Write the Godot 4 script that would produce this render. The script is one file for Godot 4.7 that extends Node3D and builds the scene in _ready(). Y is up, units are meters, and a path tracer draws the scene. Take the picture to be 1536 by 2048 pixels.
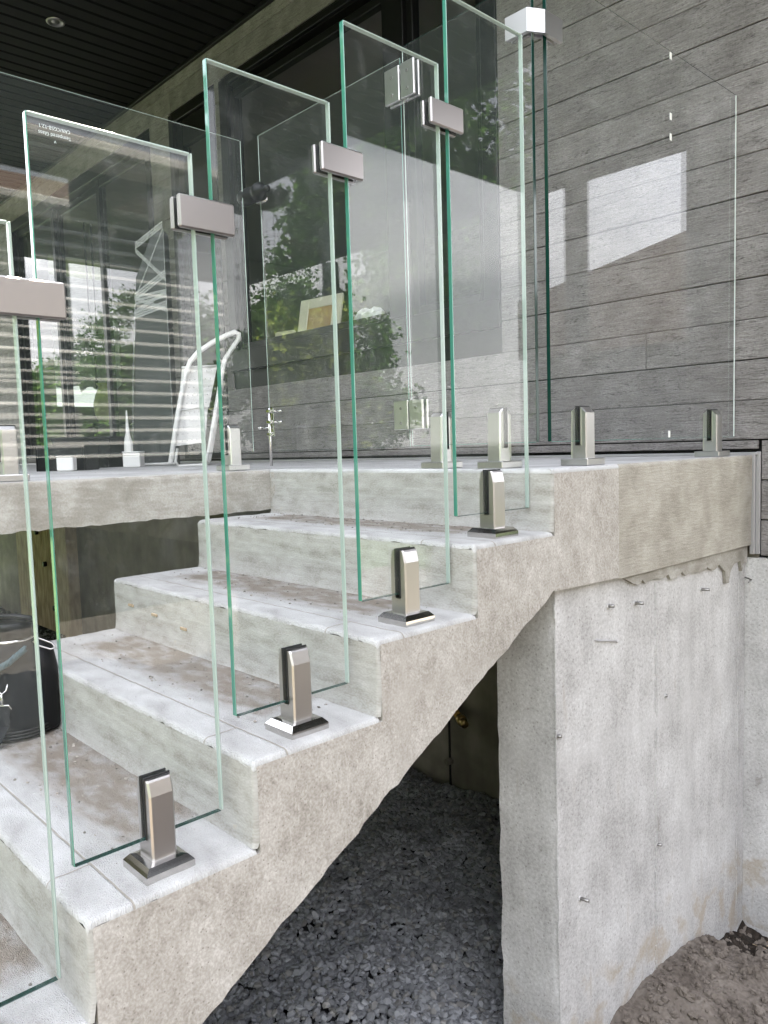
extends Node3D

# ---------------------------------------------------------------- helpers
class MB:
	var st := SurfaceTool.new()
	var us := 1.0
	var uo := Vector2.ZERO
	func _init(smooth := false):
		st.begin(Mesh.PRIMITIVE_TRIANGLES)
		st.set_smooth_group(0 if smooth else -1)
	func uv_of(p: Vector3, n: Vector3) -> Vector2:
		var a := n.abs()
		var q: Vector2
		if a.x >= a.y and a.x >= a.z: q = Vector2(p.z, p.y)
		elif a.y >= a.z: q = Vector2(p.x, p.z)
		else: q = Vector2(p.x, p.y)
		return q * us + uo
	func tri(a: Vector3, b: Vector3, c: Vector3, out: Vector3):
		var n := (b - a).cross(c - a)
		if n.length_squared() < 1e-16: return
		if n.dot(out) > 0:
			var t := b
			b = c
			c = t
		var d := n.normalized()
		for p in [a, b, c]:
			st.set_uv(uv_of(p, d))
			st.add_vertex(p)
	func quad(a: Vector3, b: Vector3, c: Vector3, d: Vector3, out: Vector3):
		tri(a, b, c, out)
		tri(a, c, d, out)
	func box(lo: Vector3, hi: Vector3, b := 0.0, xf := Transform3D()):
		var c := (lo + hi) / 2
		var h := (hi - lo) / 2
		b = minf(b, minf(h.x, minf(h.y, h.z)) * 0.98)
		var o := xf.basis
		if b <= 0.0:
			for ax in 3:
				for s in [-1, 1]:
					var n := Vector3.ZERO
					n[ax] = s
					var u := Vector3.ZERO
					u[(ax + 1) % 3] = h[(ax + 1) % 3]
					var v := Vector3.ZERO
					v[(ax + 2) % 3] = h[(ax + 2) % 3]
					var m: Vector3 = c + n * h[ax]
					quad(xf * (m - u - v), xf * (m + u - v), xf * (m + u + v), xf * (m - u + v), o * n)
			return
		var P := func(sx, sy, sz, f) -> Vector3:
			var q := Vector3(sx * (h.x - b), sy * (h.y - b), sz * (h.z - b))
			q[f] = [sx, sy, sz][f] * h[f]
			return xf * (c + q)
		for s in [-1, 1]:
			quad(P.call(s, -1, -1, 0), P.call(s, 1, -1, 0), P.call(s, 1, 1, 0), P.call(s, -1, 1, 0), o * Vector3(s, 0, 0))
			quad(P.call(-1, s, -1, 1), P.call(1, s, -1, 1), P.call(1, s, 1, 1), P.call(-1, s, 1, 1), o * Vector3(0, s, 0))
			quad(P.call(-1, -1, s, 2), P.call(1, -1, s, 2), P.call(1, 1, s, 2), P.call(-1, 1, s, 2), o * Vector3(0, 0, s))
			for r in [-1, 1]:
				quad(P.call(s, r, -1, 0), P.call(s, r, 1, 0), P.call(s, r, 1, 1), P.call(s, r, -1, 1), o * Vector3(s, r, 0))
				quad(P.call(s, -1, r, 0), P.call(s, 1, r, 0), P.call(s, 1, r, 2), P.call(s, -1, r, 2), o * Vector3(s, 0, r))
				quad(P.call(-1, s, r, 1), P.call(1, s, r, 1), P.call(1, s, r, 2), P.call(-1, s, r, 2), o * Vector3(0, s, r))
				for k in [-1, 1]:
					tri(P.call(s, r, k, 0), P.call(s, r, k, 1), P.call(s, r, k, 2), o * Vector3(s, r, k))
	# polygon in a plane, pushed out: pts are 2D, place(p2, depth) gives 3D
	func prism(pts: PackedVector2Array, place: Callable, d0: float, d1: float):
		var idx := Geometry2D.triangulate_polygon(pts)
		var n: Vector3 = (place.call(Vector2.ZERO, 1.0) - place.call(Vector2.ZERO, 0.0)).normalized() * signf(d1 - d0)
		for i in range(0, idx.size(), 3):
			tri(place.call(pts[idx[i]], d1), place.call(pts[idx[i + 1]], d1), place.call(pts[idx[i + 2]], d1), n)
			tri(place.call(pts[idx[i]], d0), place.call(pts[idx[i + 1]], d0), place.call(pts[idx[i + 2]], d0), -n)
		var cw := Geometry2D.is_polygon_clockwise(pts)
		for i in pts.size():
			var p := pts[i]
			var q := pts[(i + 1) % pts.size()]
			var e := (q - p).normalized()
			var o2 := Vector2(-e.y, e.x) if cw else Vector2(e.y, -e.x)
			var out: Vector3 = place.call(o2, 0.0) - place.call(Vector2.ZERO, 0.0)
			quad(place.call(p, d0), place.call(q, d0), place.call(q, d1), place.call(p, d1), out)
	func tube(path: PackedVector3Array, r, n := 10, caps := true, closed := false):
		var rings := []
		var m := path.size()
		var prev := Vector3.ZERO
		for i in m:
			var t: Vector3
			if closed: t = path[(i + 1) % m] - path[(i + m - 1) % m]
			else: t = path[mini(i + 1, m - 1)] - path[maxi(i - 1, 0)]
			t = t.normalized()
			var s := prev if prev != Vector3.ZERO else (Vector3.UP if absf(t.y) < 0.9 else Vector3.RIGHT)
			s = (s - t * s.dot(t)).normalized()
			prev = s
			var w := t.cross(s)
			var rr: float = r[i] if r is Array else r
			var ring := []
			for k in n:
				var a := TAU * k / n
				ring.append(path[i] + (s * cos(a) + w * sin(a)) * rr)
			rings.append(ring)
		for i in (m if closed else m - 1):
			var ra = rings[i]
			var rb = rings[(i + 1) % m]
			var mid := (path[i] + path[(i + 1) % m]) / 2
			for k in n:
				var k2 := (k + 1) % n
				var ce: Vector3 = (ra[k] + ra[k2] + rb[k] + rb[k2]) / 4
				quad(ra[k], ra[k2], rb[k2], rb[k], ce - mid)
		if caps and not closed:
			for e in [0, m - 1]:
				var dir := (path[0] - path[1]) if e == 0 else (path[m - 1] - path[m - 2])
				for k in range(1, n - 1):
					tri(rings[e][0], rings[e][k], rings[e][k + 1], dir)
	func lathe(prof: PackedVector2Array, n := 28, at := Vector3.ZERO, basis := Basis()):
		for i in prof.size() - 1:
			for k in n:
				var a := TAU * k / n
				var b := TAU * (k + 1) / n
				var A := Vector3(cos(a), 0, sin(a))
				var B := Vector3(cos(b), 0, sin(b))
				var p := prof[i]
				var q := prof[i + 1]
				var e := q - p
				var o := ((A + B) / 2 * e.y + Vector3(0, -e.x, 0))
				quad(at + basis * (A * p.x + Vector3(0, p.y, 0)), at + basis * (B * p.x + Vector3(0, p.y, 0)), at + basis * (B * q.x + Vector3(0, q.y, 0)), at + basis * (A * q.x + Vector3(0, q.y, 0)), basis * o)
	func grid(xs: Array, ys: Array, f: Callable, uvf: Callable, out: Vector3):
		for i in xs.size() - 1:
			for j in ys.size() - 1:
				var p := [[xs[i], ys[j]], [xs[i + 1], ys[j]], [xs[i + 1], ys[j + 1]], [xs[i], ys[j + 1]]]
				var v := []
				var w := []
				for c in p:
					v.append(f.call(c[0], c[1]))
					w.append(uvf.call(c[0], c[1]))
				for t in [[0, 1, 2], [0, 2, 3]]:
					var a: Vector3 = v[t[0]]
					var b: Vector3 = v[t[1]]
					var c: Vector3 = v[t[2]]
					var order: Array = t
					if (b - a).cross(c - a).dot(out) > 0: order = [t[0], t[2], t[1]]
					for k in order:
						st.set_uv(w[k])
						st.add_vertex(v[k])
	func done() -> ArrayMesh:
		st.generate_normals()
		return st.commit()

var taken := {}
func numbered(called: String) -> String:
	if not taken.has(called):
		taken[called] = 0
		return called
	taken[called] += 1
	return "%s_%03d" % [called, taken[called]]

func tag(o: Node, label := "", category := "", group := "", kind := ""):
	if label: o.set_meta("label", label)
	if category: o.set_meta("category", category)
	if group: o.set_meta("group", group)
	if kind: o.set_meta("kind", kind)

func thing(called: String, label: String, category: String, at := Vector3.ZERO, turn := 0.0, group := "") -> Node3D:
	var o := Node3D.new()
	o.name = numbered(called)
	add_child(o, true)
	o.position = at
	o.rotation.y = turn
	tag(o, label, category, group)
	return o

var counts := {}
func part(called: String, mesh, mat: Material, parent: Node = self, at := Vector3.ZERO) -> MeshInstance3D:
	var o := MeshInstance3D.new()
	if parent == self:
		o.name = numbered(called)
	else:
		var key := str(parent.get_instance_id()) + called
		var n: int = counts.get(key, 0)
		counts[key] = n + 1
		o.name = called if n == 0 else "%s_%03d" % [called, n]
	o.mesh = mesh.done() if mesh is MB else mesh
	o.material_override = mat
	o.position = at
	parent.add_child(o, true)
	return o

func group_node(called: String, parent: Node, at := Vector3.ZERO) -> Node3D:
	var key := str(parent.get_instance_id()) + called
	var n: int = counts.get(key, 0)
	counts[key] = n + 1
	var o := Node3D.new()
	o.name = called if n == 0 else "%s_%03d" % [called, n]
	parent.add_child(o, true)
	o.position = at
	return o

func boxm(lo: Vector3, hi: Vector3, b := 0.0) -> MB:
	var m := MB.new()
	m.box(lo, hi, b)
	return m

# ---------------------------------------------------------------- textures
func noise(s: int, freq: float, oct := 4, ridged := false, warp := 0.0, cell := false) -> FastNoiseLite:
	var n := FastNoiseLite.new()
	n.seed = s
	n.noise_type = FastNoiseLite.TYPE_CELLULAR if cell else FastNoiseLite.TYPE_SIMPLEX_SMOOTH
	n.frequency = freq
	n.fractal_type = FastNoiseLite.FRACTAL_RIDGED if ridged else FastNoiseLite.FRACTAL_FBM
	n.fractal_octaves = oct
	if warp > 0.0:
		n.domain_warp_enabled = true
		n.domain_warp_amplitude = warp
		n.domain_warp_frequency = freq * 0.8
	return n

func layer(n: FastNoiseLite, w: int, h: int, sx := 1, sy := 1) -> PackedByteArray:
	var im := n.get_seamless_image(w / sx, h / sy)
	if sx != 1 or sy != 1: im.resize(w, h, Image.INTERPOLATE_CUBIC)
	im.convert(Image.FORMAT_L8)
	return im.get_data()

# layers: [[bytes, weight]...]; stops: [[pos, Color linear]...]; stains: [[bytes, lo, hi, Color, strength]...]
func colour_map(w: int, h: int, layers: Array, stops: Array, stains := []) -> ImageTexture:
	var lut := []
	var g := Gradient.new()
	g.offsets = PackedFloat32Array(stops.map(func(s): return s[0]))
	g.colors = PackedColorArray(stops.map(func(s): return s[1]))
	for i in 256: lut.append(g.sample(i / 255.0))
	var st := []
	for s in stains:
		var tab := PackedFloat32Array()
		for i in 256: tab.append(smoothstep(s[1], s[2], i / 255.0) * s[4])
		st.append([s[0], tab, s[3]])
	var out := PackedByteArray()
	out.resize(w * h * 3)
	for i in w * h:
		var v := 0.0
		for l in layers: v += (l[0][i] - 127.5) * l[1]
		var c: Color = lut[clampi(int(v + 127.5), 0, 255)]
		for s in st:
			var k: float = s[1][s[0][i]]
			if k > 0.004: c = c.lerp(s[2], k)
		c = c.linear_to_srgb()
		out[i * 3] = clampi(int(c.r * 255.0), 0, 255)
		out[i * 3 + 1] = clampi(int(c.g * 255.0), 0, 255)
		out[i * 3 + 2] = clampi(int(c.b * 255.0), 0, 255)
	return ImageTexture.create_from_image(Image.create_from_data(w, h, false, Image.FORMAT_RGB8, out))

func grey_map(w: int, h: int, layers: Array) -> ImageTexture:
	var out := PackedByteArray()
	out.resize(w * h)
	for i in w * h:
		var v := 127.5
		for l in layers: v += (l[0][i] - 127.5) * l[1]
		out[i] = clampi(int(v), 0, 255)
	return ImageTexture.create_from_image(Image.create_from_data(w, h, false, Image.FORMAT_L8, out))

func lin(r: float, g: float, b: float) -> Color:
	return Color(r, g, b).linear_to_srgb()

func plain(c: Color, rough := 0.6, metal := 0.0, spec := 0.5) -> StandardMaterial3D:
	var m := StandardMaterial3D.new()
	m.albedo_color = c.linear_to_srgb()
	m.roughness = rough
	m.metallic = metal
	m.metallic_specular = spec
	return m

func textured(alb: Texture2D, hgt: Texture2D, hs: float, rough := 0.8, scale := Vector3.ONE, tri := false) -> StandardMaterial3D:
	var m := StandardMaterial3D.new()
	m.albedo_texture = alb
	if hgt:
		m.heightmap_enabled = true
		m.heightmap_texture = hgt
		m.heightmap_scale = hs
	m.roughness = rough
	m.metallic_specular = 0.35
	m.uv1_scale = scale
	if tri:
		m.uv1_triplanar = true
		m.uv1_world_triplanar = true
	return m

var M := {}
var rng := RandomNumberGenerator.new()
const R := 0.18
const T := 0.345
const W := 1.383
const D := 1.42
const GX := -0.084

func make_materials():
	# --- trowelled tan concrete of the stair's side
	var w := 1024
	var h := 1024
	var big := layer(noise(1, 0.004, 4), w, h)
	var mid := layer(noise(2, 0.012, 5, false, 60.0), w, h)
	var fine := layer(noise(3, 0.12, 3), w, h)
	var stroke := layer(noise(4, 0.03, 4, true, 55.0), w, h, 1, 2)
	var swirl := layer(noise(58, 0.022, 5, true, 110.0), w, h)
	var pit := layer(noise(5, 0.05, 2), w, h)
	var hole := layer(noise(54, 0.035, 1, false, 0.0, true), w, h)
	M.stringer = textured(colour_map(w, h, [[big, 0.3], [mid, 0.25], [fine, 0.5], [stroke, 0.3], [swirl, 0.35]],
		[[0.0, Color(0.2, 0.177, 0.152)], [0.4, Color(0.352, 0.325, 0.292)], [0.7, Color(0.448, 0.42, 0.388)], [1.0, Color(0.6, 0.58, 0.55)]],
		[[stroke, 0.72, 1.0, Color(0.6, 0.575, 0.54), 0.6], [pit, 0.1, 0.03, Color(0.22, 0.2, 0.17), 0.7], [hole, 0.06, 0.025, Color(0.17, 0.15, 0.13), 0.75]]),
		grey_map(w, h, [[mid, 0.3], [fine, 0.3], [stroke, 0.5]]), 0.13, 0.85, Vector3(0.9, 0.9, 1))
	# --- board formed fascia: lines of the form's grain pressed into the face
	var grain := layer(noise(6, 0.09, 4, false, 14.0), w, h, 8, 1)
	var grain2 := layer(noise(7, 0.03, 3, true, 20.0), w, h, 4, 1)
	M.fascia = textured(colour_map(w, h, [[big, 0.5], [grain, 0.26], [fine, 0.4], [mid, 0.26]],
		[[0.0, Color(0.22, 0.2, 0.165)], [0.5, Color(0.36, 0.335, 0.29)], [1.0, Color(0.5, 0.475, 0.43)]],
		[[grain2, 0.86, 1.0, Color(0.52, 0.5, 0.45), 0.45], [pit, 0.05, 0.0, Color(0.2, 0.18, 0.15), 0.8]]),
		grey_map(w, h, [[grain, 0.55], [grain2, 0.3], [fine, 0.3]]), 0.2, 0.85, Vector3(1.1, 1.1, 1))
	M.deck_edge = textured(colour_map(w, h, [[big, 0.6], [grain2, 0.35], [fine, 0.3], [mid, 0.45]],
		[[0.0, Color(0.2, 0.18, 0.15)], [0.5, Color(0.32, 0.3, 0.265)], [1.0, Color(0.5, 0.48, 0.45)]],
		[[stroke, 0.9, 1.0, Color(0.55, 0.53, 0.5), 0.5]]), grey_map(w, h, [[grain2, 0.4], [fine, 0.3], [mid, 0.4]]), 0.2, 0.85, Vector3(0.8, 0.8, 1))
	# --- pale foundation wall
	var drip := layer(noise(8, 0.03, 4), w, h, 1, 8)
	var bub := layer(noise(9, 0.05, 1, false, 0.0, true), w, h)
	var scuff := layer(noise(47, 0.02, 4, true, 80.0), w, h)
	var speck := layer(noise(48, 0.3, 2), w, h)
	# rust and mud that splashed up the foot of the wall (row 0 lies at y = -2 m)
	var splash := PackedByteArray()
	splash.resize(w * h)
	for j in h:
		var low := smoothstep(0.36, 0.1, float(j) / h)
		for i in w: splash[j * w + i] = int(low * mid[j * w + i])
	M.pier = textured(colour_map(w, h, [[big, 0.45], [mid, 0.35], [fine, 0.5], [drip, 0.25], [speck, 0.45]],
		[[0.0, Color(0.3, 0.288, 0.28)], [0.4, Color(0.455, 0.442, 0.435)], [0.65, Color(0.54, 0.528, 0.522)], [1.0, Color(0.68, 0.672, 0.668)]],
		[[drip, 0.74, 1.0, Color(0.33, 0.285, 0.235), 0.45], [scuff, 0.85, 0.97, Color(0.64, 0.63, 0.62), 0.6], [bub, 0.075, 0.03, Color(0.2, 0.185, 0.17), 0.6], [mid, 0.14, 0.0, Color(0.25, 0.23, 0.21), 0.6], [splash, 0.4, 0.75, Color(0.33, 0.265, 0.19), 0.6]]),
		grey_map(w, h, [[mid, 0.4], [fine, 0.4], [speck, 0.25], [drip, 0.2], [scuff, 0.2]]), 0.12, 0.88, Vector3(0.5, 0.5, 1))
	M.shaded_concrete = textured(colour_map(512, 512, [[layer(noise(10, 0.01, 5), 512, 512), 0.8], [layer(noise(11, 0.02, 4), 512, 512, 1, 8), 0.4]],
		[[0.0, Color(0.1, 0.085, 0.07)], [0.5, Color(0.17, 0.15, 0.125)], [1.0, Color(0.27, 0.24, 0.21)]]), null, 0.0, 0.9, Vector3(0.5, 0.5, 0.5), true)  # concrete under stairs and deck, its shade put into the colour
	# --- treads: broom finish with mud ground into the middle, smooth margin along the edges
	var tw := 1024
	var th := 512
	var t_big := layer(noise(12, 0.006, 4), tw, th)
	var t_mud := layer(noise(13, 0.011, 5, false, 30.0), tw, th)
	var t_fine := layer(noise(14, 0.24, 3), tw, th)
	var t_broom := layer(noise(15, 0.1, 3, false, 8.0), tw, th, 8, 1)
	var mask := PackedByteArray()
	mask.resize(tw * th)
	var lip := PackedByteArray()
	lip.resize(tw * th)
	for j in th:
		for i in tw:
			# u: 0 far end .. 1 right edge (1.383 m); v: 0 back .. 1 nosing (0.345 m)
			var du := (1.0 - float(i) / tw) * W
			var du0 := float(i) / tw * W
			var dv := (1.0 - float(j) / th) * T
			var d := minf(minf(du, du0) - 0.045, dv - 0.04)
			mask[j * tw + i] = clampi(int(255.0 * smoothstep(0.0, 0.16, minf(minf(du - 0.13, du0 - 0.05), dv - 0.06)) * (0.35 + 0.65 * t_mud[j * tw + i] / 255.0)), 0, 255)
			var line := minf(absf(dv - 0.086), absf(du - 0.19) if dv < 0.086 else 1.0)
			lip[j * tw + i] = 255 - int(140.0 * (1.0 - smoothstep(0.0015, 0.004, line)))
	var rough_in := PackedByteArray()
	rough_in.resize(tw * th)
	for i in tw * th:
		rough_in[i] = clampi(127 + int((t_broom[i] * 0.35 + t_fine[i] * 0.9 - 159.0) * (0.12 + 0.88 * mask[i] / 255.0)), 0, 255)
	M.tread = textured(colour_map(tw, th, [[t_big, 0.5], [t_fine, 0.4], [rough_in, 0.8], [t_mud, 0.3]],
		[[0.0, Color(0.26, 0.25, 0.24)], [0.5, Color(0.42, 0.412, 0.4)], [1.0, Color(0.54, 0.535, 0.53)]],
		[[mask, 0.2, 0.8, Color(0.205, 0.165, 0.125), 0.85], [lip, 0.6, 0.45, Color(0.27, 0.24, 0.2), 0.8]]),
		grey_map(tw, th, [[rough_in, 1.0], [t_fine, 0.3], [lip, 0.5]]), 0.75, 0.88)
	# --- risers: bands left by the pours
	var r_band := layer(noise(16, 0.02, 3, false, 22.0), tw, 256, 8, 1)
	var r_big := layer(noise(17, 0.008, 4), tw, 256)
	var r_fine := layer(noise(18, 0.12, 3), tw, 256)
	var r_mid := layer(noise(19, 0.02, 4, false, 30.0), tw, 256)
	M.riser = textured(colour_map(tw, 256, [[r_band, 0.34], [r_big, 0.45], [r_fine, 0.4], [r_mid, 0.35]],
		[[0.0, Color(0.24, 0.225, 0.195)], [0.4, Color(0.37, 0.36, 0.335)], [0.7, Color(0.43, 0.42, 0.4)], [1.0, Color(0.52, 0.51, 0.495)]],
		[[r_mid, 0.86, 1.0, Color(0.42, 0.34, 0.2), 0.35], [r_mid, 0.08, 0.0, Color(0.3, 0.28, 0.25), 0.5]]),
		grey_map(tw, 256, [[r_band, 0.5], [r_fine, 0.25], [r_mid, 0.3]]), 0.2, 0.85)
	M.deck = textured(colour_map(512, 512, [[layer(noise(20, 0.008, 5), 512, 512), 0.8], [layer(noise(21, 0.2, 2), 512, 512), 0.3]],
		[[0.0, Color(0.33, 0.325, 0.32)], [0.5, Color(0.46, 0.455, 0.45)], [1.0, Color(0.58, 0.575, 0.57)]]), null, 0, 0.75, Vector3(0.6, 0.6, 0.6), true)
	# --- wood-grain siding
	var s_grain := layer(noise(22, 0.16, 4, false, 12.0), w, 512, 16, 1)
	var s_knot := layer(noise(23, 0.035, 4, true, 40.0), w, 512, 8, 1)
	var s_big := layer(noise(24, 0.006, 4), w, 512)
	var s_fleck := layer(noise(25, 0.28, 3), w, 512, 4, 1)
	var s_weave := layer(noise(26, 0.2, 2), w, 512, 1, 4)
	M.siding = []
	for k in 3:
		var f: float = [1.22, 1.13, 1.31][k]
		M.siding.append(textured(colour_map(w, 512, [[s_grain, 0.45], [s_big, 0.35], [s_fleck, 0.42], [s_weave, 0.2]],
			[[0.0, Color(0.08, 0.072, 0.07) * f], [0.5, Color(0.168, 0.156, 0.152) * f], [1.0, Color(0.28, 0.266, 0.262) * f]],
			[[s_knot, 0.74, 0.9, Color(0.055, 0.049, 0.047), 0.8], [s_fleck, 0.22, 0.05, Color(0.04, 0.035, 0.033), 0.75]]),
			grey_map(w, 512, [[s_grain, 0.6], [s_fleck, 0.6], [s_weave, 0.25], [s_knot, -0.5]]) if k == 0 else M.siding[0].heightmap_texture, 0.4, 0.7, Vector3(0.75, 1.5, 1)))
	# --- others
	M.soffit = plain(Color(0.006, 0.006, 0.0065), 0.5, 0.0, 0.25)
	M.black = plain(Color(0.007, 0.007, 0.0075), 0.4, 0.0, 0.35)
	M.rubber = plain(Color(0.012, 0.012, 0.012), 0.55)
	M.white = plain(Color(0.75, 0.75, 0.73), 0.5)
	M.trim = plain(Color(0.42, 0.41, 0.42), 0.35, 0.4)
	M.steel_bright = plain(Color(0.6, 0.59, 0.585), 0.3, 1.0)
	M.steel_clamp = plain(Color(0.36, 0.335, 0.33), 0.3, 1.0)
	M.steel = plain(Color(0.47, 0.45, 0.445), 0.28, 1.0)
	M.steel.uv1_scale = Vector3(8, 8, 1)
	M.steel.roughness = 0.34
	M.polished = plain(Color(0.6, 0.585, 0.565), 0.16, 1.0)
	M.steel_dark = plain(Color(0.3, 0.29, 0.28), 0.35, 1.0)
	var glass := StandardMaterial3D.new()
	glass.transparency = BaseMaterial3D.TRANSPARENCY_ALPHA
	var gc := Color(0.5, 0.6, 0.57).linear_to_srgb()
	gc.a = 0.013
	glass.albedo_color = gc
	glass.roughness = 0.0
	glass.metallic_specular = 0.37
	M.glass = glass
	var wg := glass.duplicate()
	var wc := Color(0.05, 0.07, 0.065).linear_to_srgb()
	wc.a = 0.04
	wg.albedo_color = wc
	M.window_glass = wg
	M.edge = plain(Color(0.06, 0.23, 0.175), 0.08)
	M.edge.clearcoat_enabled = true
	M.edge.clearcoat = 1.0
	M.edge.clearcoat_roughness = 0.03
	M.edge_shaded = plain(Color(0.006, 0.034, 0.027), 0.1)  # shaded copy of the glass edge, darkness put into the colour
	M.edge_glint = plain(Color(0.72, 0.8, 0.77), 0.5)  # painted white glint for the long pane's far edge
	M.edge_lit = plain(Color(0.34, 0.42, 0.385), 0.12)  # lit copy of the glass edge, brightness put into the colour
	M.etch = plain(Color(0.6, 0.66, 0.66), 0.8)
	M.film = StandardMaterial3D.new()
	M.film.transparency = BaseMaterial3D.TRANSPARENCY_ALPHA
	var fc := Color(0.75, 0.78, 0.77).linear_to_srgb()
	fc.a = 0.3
	M.film.albedo_color = fc
	M.film.roughness = 0.3
	M.gravel = plain(Color(1, 1, 1), 0.85)
	M.gravel.vertex_color_use_as_albedo = true
	M.gravel_bed = plain(Color(0.03, 0.03, 0.032), 0.95)
	M.yard = textured(colour_map(256, 256, [[layer(noise(53, 0.03, 5), 256, 256), 0.9]], [[0.0, Color(0.13, 0.122, 0.113)], [1.0, Color(0.25, 0.24, 0.228)]]), null, 0, 0.95, Vector3(0.4, 0.4, 0.4), true)
	M.crumb = plain(Color(1, 1, 1), 0.9)
	M.crumb.vertex_color_use_as_albedo = true
	M.soil = textured(colour_map(512, 512, [[layer(noise(40, 0.01, 5), 512, 512), 0.7], [layer(noise(41, 0.12, 3), 512, 512), 0.5]],
		[[0.0, Color(0.07, 0.057, 0.047)], [0.5, Color(0.15, 0.126, 0.107)], [1.0, Color(0.25, 0.22, 0.19)]]),
		grey_map(512, 512, [[layer(noise(42, 0.06, 5), 512, 512), 0.9]]), 1.5, 0.95, Vector3(0.8, 0.8, 0.8), true)
	M.soil_dark = textured(colour_map(256, 256, [[layer(noise(49, 0.06, 4), 256, 256), 1.0]], [[0.0, Color(0.012, 0.009, 0.007)], [0.6, Color(0.035, 0.027, 0.021)], [1.0, Color(0.09, 0.07, 0.055)]]), grey_map(256, 256, [[layer(noise(52, 0.07, 4), 256, 256), 1.0]]), 2.5, 0.95, Vector3(2, 2, 2), true)
	var wood_g := layer(noise(43, 0.05, 4, false, 14.0), 256, 512, 1, 8)
	M.wood = textured(colour_map(256, 512, [[wood_g, 0.9]], [[0.0, Color(0.2, 0.14, 0.08)], [0.5, Color(0.36, 0.27, 0.17)], [1.0, Color(0.5, 0.4, 0.27)]]), null, 0, 0.8)
	M.grass = textured(colour_map(256, 256, [[layer(noise(44, 0.03, 4), 256, 256), 0.8]], [[0.0, Color(0.03, 0.06, 0.015)], [1.0, Color(0.1, 0.16, 0.05)]]), null, 0, 0.9, Vector3(0.3, 0.3, 0.3), true)
	M.bark = plain(Color(0.1, 0.075, 0.055), 0.9)
	M.leaf = plain(Color(1, 1, 1), 0.7, 0.0, 0.12)
	M.leaf.vertex_color_use_as_albedo = true
	M.leaf.backlight_enabled = true
	M.leaf.backlight = Color(0.5, 0.5, 0.5)
	M.neighbour = plain(Color(0.45, 0.46, 0.47), 0.7)
	M.neighbour_low = plain(Color(0.06, 0.06, 0.062), 0.8, 0.0, 0.3)
	M.roof_brown = plain(Color(0.15, 0.095, 0.07), 0.9)
	M.carport = plain(Color(0.05, 0.047, 0.045), 0.8, 0.0, 0.3)
	M.room = plain(Color(0.16, 0.15, 0.14), 0.9)
	var du := layer(noise(55, 0.012, 5, false, 40.0), 512, 512)
	var du2 := layer(noise(56, 0.04, 4, true, 30.0), 512, 512, 1, 4)
	var du3 := layer(noise(57, 0.045, 1, false, 0.0, true), 512, 512)
	var di := Image.create_empty(512, 512, false, Image.FORMAT_RGBA8)
	for i in 512 * 512:
		var a := 0.03 * smoothstep(0.45, 0.9, du[i] / 255.0) + 0.10 * smoothstep(0.86, 1.0, du2[i] / 255.0) * smoothstep(0.4, 0.8, du[i] / 255.0) + 0.12 * smoothstep(0.05, 0.02, du3[i] / 255.0)
		di.set_pixel(i % 512, i / 512, Color(0.85, 0.87, 0.87, a))
	M.dust = StandardMaterial3D.new()
	M.dust.transparency = BaseMaterial3D.TRANSPARENCY_ALPHA
	M.dust.albedo_texture = ImageTexture.create_from_image(di)
	M.dust.roughness = 0.95
	M.dust.metallic_specular = 0.0
	M.dust.uv1_scale = Vector3(1.6, 1.6, 1)
	M.foil = textured(colour_map(256, 256, [[layer(noise(45, 0.03, 4), 256, 256), 0.8]], [[0.0, Color(0.42, 0.5, 0.49)], [1.0, Color(0.75, 0.8, 0.78)]]), grey_map(256, 256, [[layer(noise(46, 0.04, 3, true), 256, 256), 1.0]]), 2.5, 0.35, Vector3(2, 2, 2))

# ---------------------------------------------------------------- glass
func glass_sheet(o: Node3D, lo: Vector3, hi: Vector3, axis: int, w1 := 0.003, w2 := 0.0015, dark_end := -1):
	# axis: the direction along which the sheet runs (0 = x, 2 = z); edge strips have lit and shaded tones painted in
	part("pane", boxm(lo, hi), M.glass, o)
	# the arris of each edge wraps a little way round onto the faces
	var e := 0.0009
	var side := 2 if axis == 0 else 0
	for s in 4:
		var a := lo
		var b := hi
		var grow := 0.0005 if s < 2 else 0.0003
		a[side] -= grow
		b[side] += grow
		if w1 < 0.001 and s != dark_end: a[side] = b[side] - 0.0024
		var wrap := w1 if s in [1, 2] else w2
		if w1 < 0.001 and s == 1: wrap = 0.008 if dark_end >= 0 and axis == 2 else 0.0025
		match s:
			0:
				a[axis] = hi[axis] - wrap
				b[axis] = hi[axis] + e
			1:
				b[axis] = lo[axis] + wrap
				a[axis] = lo[axis] - e
			2:
				a.y = hi.y - wrap
				b.y = hi.y + e
				a[axis] += 0.0047
				b[axis] -= 0.0022
			3:
				b.y = lo.y + minf(wrap, 0.0006)
				a.y = lo.y - e
				a[axis] += 0.0047
				b[axis] -= 0.0022
		part("polished_edge", boxm(a, b, 0.0012), M.edge_glint if (s == 1 and dark_end >= 0 and axis == 2) else M.edge_shaded if s == dark_end or (s == 3 and dark_end < 0) or (s == 2 and dark_end >= 0) else (M.edge if s in [0, 3] else M.edge_lit), o)

func dust(o: Node3D, lo: Vector3, hi: Vector3, k: int):
	# dust and finger marks dried on the face towards the yard
	var m := MB.new()
	m.uo = Vector2(0.37 * k, 0.53 * k)
	m.quad(Vector3(hi.x + 0.0001, lo.y, lo.z), Vector3(hi.x + 0.0001, lo.y, hi.z), Vector3(hi.x + 0.0001, hi.y, hi.z), Vector3(hi.x + 0.0001, hi.y, lo.z), Vector3.RIGHT)
	part("dust_film", m, M.dust, o)

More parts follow.
